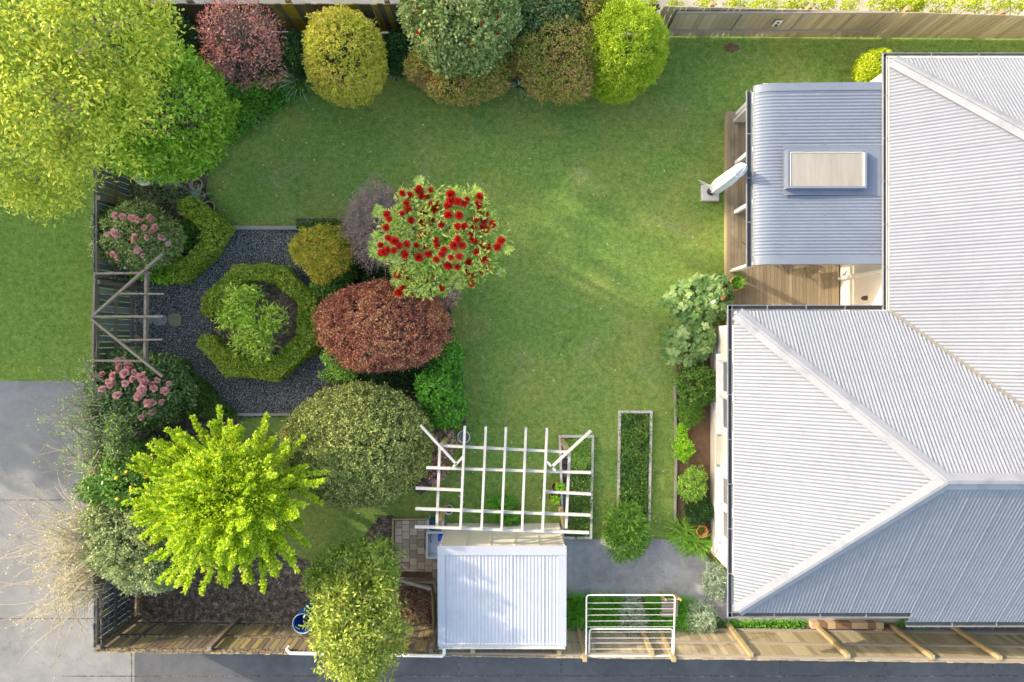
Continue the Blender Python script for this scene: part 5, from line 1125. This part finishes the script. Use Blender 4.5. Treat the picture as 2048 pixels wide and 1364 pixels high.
# compost bin and timber
e = empty('compost_bin', W(830, 1200, 0), 'open timber compost bin of leaf litter left of the shed', 'compost bin')
ca, cb, cc, cd = W(787, 1172, .7), W(862, 1174, .7), W(866, 1270, .7), W(787, 1270, .7)
for (p, q, nme) in ((ca, cb, 'slat'), (cb, cc, 'slat')):
    for z in (.15, .35, .55): mb = MB(); a = p.copy(); b = q.copy(); a.z = b.z = z; mb.beam(a, b, .03, .15); mb.build(nme, M['oldwood'], e)
for p in (ca, cb): mb = MB(); mb.box((p.x-.05, p.y-.05, .36), (.08, .08, .72)); mb.build('post', M['oldwood'], e)
rng = np.random.default_rng(9); n = 26; mb = MB(); X = [ca.x+.05+(cb.x-ca.x-.1)*i/n for i in range(n+1)]; Y = [cb.y-.05-1.0*i/n for i in range(n+1)]
vs = [(x, y, .22+.12*math.sin(i*.3)*math.sin(j*.25)+rng.uniform(-.025, .025)) for j, y in enumerate(Y) for i, x in enumerate(X)]
mb.add(vs, [(j*(n+1)+i, (j+1)*(n+1)+i, (j+1)*(n+1)+i+1, j*(n+1)+i+1) for j in range(n) for i in range(n)]); mb.build('compost', M['soil'], e)
n = 2600; P = np.stack([rng.uniform(X[0], X[-1], n), rng.uniform(Y[-1], Y[0], n), rng.uniform(.26, .36, n)], 1)
leafmesh('leaf_litter', P, unit(rdir(rng, n)*np.array([1, 1, .4])), unit(np.array([0, 0, 1.0])+rdir(rng, n)*.5), rng.uniform(.03, .09, n), rng.uniform(.02, .05, n), foliage('brown_leaf_litter', [(50, 38, 34), (84, 60, 48), (128, 84, 64), (96, 104, 84), (140, 120, 104)], 2, .6, trans=0, gain=1), e)
e = empty('timber_pile', W(825, 1160, 0), 'rough old planks laid across the top of the compost bin', 'planks')
for a, b, z, w2, m_ in (((788, 1148), (864, 1150), .62, .13, plain('red_brown_bark', (92, 66, 52), .9, .25, 9, .03)), ((788, 1157), (862, 1178), .78, .07, M['greywood']), ((800, 1163), (866, 1164), .7, .05, M['oldwood']), ((868, 1160), (872, 1185), .65, .06, M['oldwood'])):
    mb = MB(); mb.beam(W(a[0], a[1], z), W(b[0], b[1], z), w2, .06); mb.build('plank', m_, e)
# blue barrel
c = W(603, 1255, 1.0); e = empty('barrel', (c.x, c.y, 0), 'open bright blue plastic barrel against the lane fence', 'barrel')
M['blue'] = plain('blue_barrel_plastic', (20, 104, 190), .35, .06, 3)
mb = MB(); R = .25; mb.lathe((c.x, c.y+.06, 0), [(R*.94, 0), (R, .1), (R, .32), (R*1.03, .35), (R, .38), (R, .66), (R*1.03, .69), (R, .72), (R*.98, .9), (R*.93, .9), (R*.95, .72), (R*.95, .05), (0, .05)], 32); mb.build('body', M['blue'], e, True)
mb = MB(); mb.lathe((c.x, c.y+.06, .9), [(R*.94, 0), (R*1.02, 0), (R*1.03, .02), (R*.94, .02), (R*.94, 0)], 32, None, False); mb.build('rim', plain('pale_blue_rim', (190, 210, 230), .4), e, True)
# bamboo stakes, netting and picking basket at the west fence corner
for i, (x, y0_, y1_, z) in enumerate(((203, 1290, 1125, 1.72), (217, 1280, 1140, 1.4), (229, 1272, 1160, 1.1), (242, 1262, 1170, .8), (254, 1256, 1175, .5))):
    a = W(x, y0_, z); b = W(x-1, y1_, z); e = empty('support_rail', (a.x, (a.y+b.y)/2, z), '%s of the five thin horizontal rails inside the lower left fence' % ['topmost and longest', 'second from the fence', 'middle one', 'fourth from the fence', 'lowest and innermost'][i], 'rail', 'thin rails inside the lower left fence')
    mb = MB(); mb.tube([a, a.lerp(b, .5)+Vector((.01, 0, .01)), b], .014, 6); mb.build('pole', M['mosswood'], e)
    mb = MB()
    for k in (.25, .75): q = a.lerp(b, k); mb.tube([(q.x-.03, q.y, q.z), (q.x+.05, q.y+.01, q.z+.02)], .006, 5)
    mb.build('wire_tie', M['twig'], e)
p = W(198, 1132, 1.85); e = empty('fruit_picker', p, 'white wire fruit-picking basket on a long pole hung along the left fence', 'fruit picker')
mb = MB(); q = W(203, 1288, 1.85); mb.tube([p+Vector((0, .12, 0)), p.lerp(q, .4), q], .013, 6); mb.build('pole', M['mosswood'], e)
mb = MB()
for k in range(-4, 5): mb.tube([p+Vector((k*.007, .16, 0)), p+Vector((k*.018, .02, .03)), p+Vector((k*.019, -.06, .01)), p+Vector((k*.010, -.12, 0))], .0055, 5)
for y, r_ in ((.02, .08), (-.05, .085), (-.12, .045), (.1, .05)): mb.tube([p+Vector((-r_, y, .01)), p+Vector((0, y-.01, .04)), p+Vector((r_, y, .01))], .007, 5)
mb.build('basket', M['white'], e)
e = empty('netting', W(240, 1225, .8), 'blue garden netting hanging inside the lower left fence', 'netting'); mb = MB(); x_ = XW+.12
for i in range(22): mb.tube([(x_, -6.0-i*.05, .2), (x_+.02*math.sin(i), -6.0-i*.05, 1.3)], .004, 3, False)
for i in range(18): mb.tube([(x_+.003, -6.0, .25+i*.06), (x_+.003, -7.05, .25+i*.06)], .004, 3, False)
mb.build('mesh', plain('blue_net', (34, 70, 100), .6), e)
# ------------------------------------------------------------------ umbrella
b = W(1420, 386, .08); e = empty('umbrella', (b.x, b.y, 0), 'closed garden umbrella in a white cover standing in its square base beside the deck', 'umbrella')
mb = MB(); mb.box((b.x, b.y, .07), (.46, .42, .14)); mb.build('base', plain('pale_concrete_block', (214, 208, 200), .85, .06, 5), e, bevel=.02)
mb = MB(); mb.lathe((b.x, b.y+.02, .14), [(.1, 0), (.1, .03), (.05, .05), (.05, .3), (.035, .32), (0, .32)], 18); mb.build('sleeve', M['metal_dark'], e, True)
mb = MB(); mb.tube([(b.x, b.y+.02, .14), (b.x, b.y+.02, 2.7)], .024, 10); mb.build('pole', M['white'], e, True)
mb = MB(); n = 48; prof = [(.09, .42), (.145, .52), (.165, .7), (.16, 1.2), (.165, 1.7), (.15, 2.2), (.125, 2.5), (.08, 2.7), (.03, 2.8), (0, 2.82)]; vs = []; rnd = random.Random(3)
for j, (r, z) in enumerate(prof):
    for k in range(n): a = 2*math.pi*k/n; q = .9*r*(1+.2*math.cos(a*6+j*.35)+.09*math.cos(a*13-j*.6)+.02*rnd.uniform(-1, 1)); vs.append((b.x+q*math.cos(a), b.y+.02+q*math.sin(a), z))
mb.add(vs, [(j*n+k, j*n+(k+1)%n, (j+1)*n+(k+1)%n, (j+1)*n+k) for j in range(len(prof)-1) for k in range(n)]); mb.build('cover', plain('white_canvas', (226, 228, 234), .85, .04, 8, .02), e, True)
mb = MB()
for z, r in ((.66, .16), (2.35, .145)): mb.tube([(b.x+r*math.cos(a*6.283/16), b.y+.02+r*math.sin(a*6.283/16), z) for a in range(17)], .008, 5)
mb.tube([(b.x-.15, b.y+.08, .6), (b.x-.28, b.y+.18, .5), (b.x-.42, b.y+.26, .45)], .009, 5); mb.tube([(b.x-.15, b.y+.06, .6), (b.x-.3, b.y+.22, .3)], .009, 5); mb.build('cord', M['white'], e, True)
# ------------------------------------------------------------------ clothesline
e = empty('clothesline', W(1260, 1258, 1.7), 'white folding frame clothesline with wires fixed to two posts at the lane fence', 'clothesline')
wm = plain('cream_tube', (240, 236, 222), .4, .03, 4)
def frame(x0_, x1_, y0_, y1_, z, nm, r):
    a, b_, c_, d = W(x0_, y1_, z), W(x0_+1, y0_, z), W(x1_, y0_, z), W(x1_-3, y1_, z)
    k = Vector((0, -.06, 0)); mb = MB(); mb.tube([a, b_+k, b_+Vector((.02, -.02, 0)), b_-k*0+Vector((.06, 0, 0)), c_+Vector((-.06, 0, 0)), c_+Vector((-.02, -.02, 0)), c_+k, d], r, 8); f = mb.build(nm, wm, e, True)
    mb = MB(); mb.beam(a+Vector((0,.05,0)), d+Vector((0,.05,0)), .03, .03); mb.build('crossbar', wm, f); return f
f1 = frame(1172, 1350, 1190, 1316, 1.75, 'outer_frame', .019)
for i, y in enumerate((1206, 1218, 1230, 1242, 1254)): mb = MB(); mb.tube([W(1174, y, 1.74), W(1350, y-.5, 1.74)], .0055, 4); mb.build('wire', M['white'], f1)
f2 = frame(1178, 1346, 1258, 1314, 1.66, 'inner_frame', .017)
for y in (1264, 1276, 1286, 1298): mb = MB(); mb.tube([W(1180, y, 1.655), W(1346, y, 1.655)], .0055, 4); mb.build('wire', M['white'], f2)
for x in (1170, 1348):
    p = W(x, 1322, 1.95); mb = MB(); mb.box((p.x, p.y+.03, .98), (.1, .1, 1.96)); mb.build('post', M['tanwood'], e, bevel=.004)
# small chair
c = W(1338, 1207, .4); e = empty('garden_chair', (c.x, c.y, 0), 'small slatted grey timber chair behind the clothesline', 'chair')
for k in range(4): mb = MB(); mb.box((c.x+.02, c.y+.06-.115*k, .4), (.42, .1, .025)); mb.build('seat_slat', M['greywood'], e)
for k in range(3): mb = MB(); mb.box((c.x-.04, c.y+.14+.05*k, .48+.13*k), (.38, .03, .1), rx=rad(-20)); mb.build('back_slat', M['tanwood'], e)
for sx in (-.2, .17):
    mb = MB(); mb.beam((c.x+sx, c.y+.12, 0), (c.x+sx, c.y+.3, .95), .035, .05); mb.build('leg', M['tanwood'], e)
    mb = MB(); mb.beam((c.x+sx, c.y-.28, 0), (c.x+sx, c.y-.26, .38), .04, .04); mb.build('leg', M['tanwood'], e)
# two folding chairs half under the verandah roof
for (x, y, rz, lb) in ((1500, 487, .6, 'dark folding chair half hidden under the left edge of the verandah roof'), (1597, 530, .2, 'dark slatted chair half hidden under the lower edge of the verandah roof')):
    c = W(x, y, .6); c = Vector((c.x+(.25 if x == 1500 else .05), c.y+(.02 if x == 1500 else .14), .2)); e = empty('deck_chair', c, lb, 'chair', None); R_ = Matrix.Rotation(rz, 3, 'Z')
    q = lambda a, b_, z: c+R_@Vector((a, b_, z))
    for s_ in (-.22, .22):
        mb = MB(); mb.tube([q(s_, -.25, .01), q(s_, .22, .85)], .012, 6); mb.build('leg', M['metal_dark'], e)
        mb = MB(); mb.tube([q(s_, .25, .01), q(s_, -.2, .45)], .012, 6); mb.build('leg', M['metal_dark'], e)
    mb = MB()
    for k in range(5): 
        cc_ = q(0, -.18+.08*k, .45); mb.box(cc_, (.44, .065, .015), rz)
    mb.build('seat', M['oldwood'], e); mb = MB()
    for k in range(3): mb.box(q(0, .15+.035*k, .62+.09*k), (.44, .02, .065), rz, rx=-.35)
    mb.build('backrest', M['oldwood'], e)
# bricks stacked at the fence foot
rnd = random.Random(6); bmats = [plain('buff_brick', (196, 170, 136), .9, .1, 8, .01), plain('brown_brick', (140, 110, 86), .9, .12, 8, .01)]
first = {}
nb = 0; ords = ['first', 'second', 'third', 'fourth', 'fifth', 'sixth', 'seventh', 'eighth', 'ninth']
for row, (y, xs_, z) in enumerate(((1251, [1629, 1645, 1661, 1677, 1693, 1709, 1725, 1741, 1757], .14), (1263, [1736, 1752, 1768, 1784], .1))):
    for i, x in enumerate(xs_):
        p = W(x*1.0 if row == 0 else x, y, z); mi = rnd.choice((0, 1))
        if mi not in first: mb = MB(); mb.box((0, 0, 0), (.2, .16, .2)); o = mb.build('brick', bmats[mi], None, bevel=.006); first[mi] = o
        else: o = first[mi].copy(); sc.collection.objects.link(o)
        o.location = (p.x, p.y+.02, .1+.016); o.rotation_euler = (0, 0, rnd.uniform(-.06, .06))
        tagp(o, '%s brick, %s from the left in the %s' % (('buff', 'brown')[mi], ords[i], ('longer row beside the house path', 'short row nearer the lane fence')[row]), 'brick', 'bricks stacked at the lane fence')
# ------------------------------------------------------------------ unseen trees added beyond the left edge, spaced and thinned to shape lawn shade
sh = foliage('shade_tree_leaves', [(60, 84, 34), (86, 112, 44), (120, 140, 60)], 1.2, .6)
for i, (x, y, h, r) in enumerate(((-25, 8.5, 11.6, 2.9), (-26, 12.0, 14.4, 3.5), (-25, 16.6, 14.6, 3.4), (-26.5, 21.3, 15.2, 3.5), (-25.5, 25, 14.2, 3.6), (-24, 4.6, 7.4, 2.4), (-26, 30, 14.4, 3.6))):
    e = empty('shade_tree', (x, y, 0), 'unseen tall tree added beyond the driveway to shade the lawn', 'tree', 'unseen trees added to shade the lawn')
    crown('crown', [((x, y, h*.62), (r, r, h*.38)), ((x+.8, y+1.2, h*.45), (r*.9, r*.9, h*.3)), ((x-.5, y-1.0, h*.35), (r*.9, r*.9, h*.28))], sh, e, seed=200+i, L=.5, Wd=.3, cov=(.55 if i == 2 else 1.5), amp=.14, depth=.6, clump=.8)
    limbs(e, (x, y, 0), [(x, y, h*.6), (x+1, y+1, h*.5), (x-1, y-.8, h*.5)], .25, M['bark'], 'trunk', i)
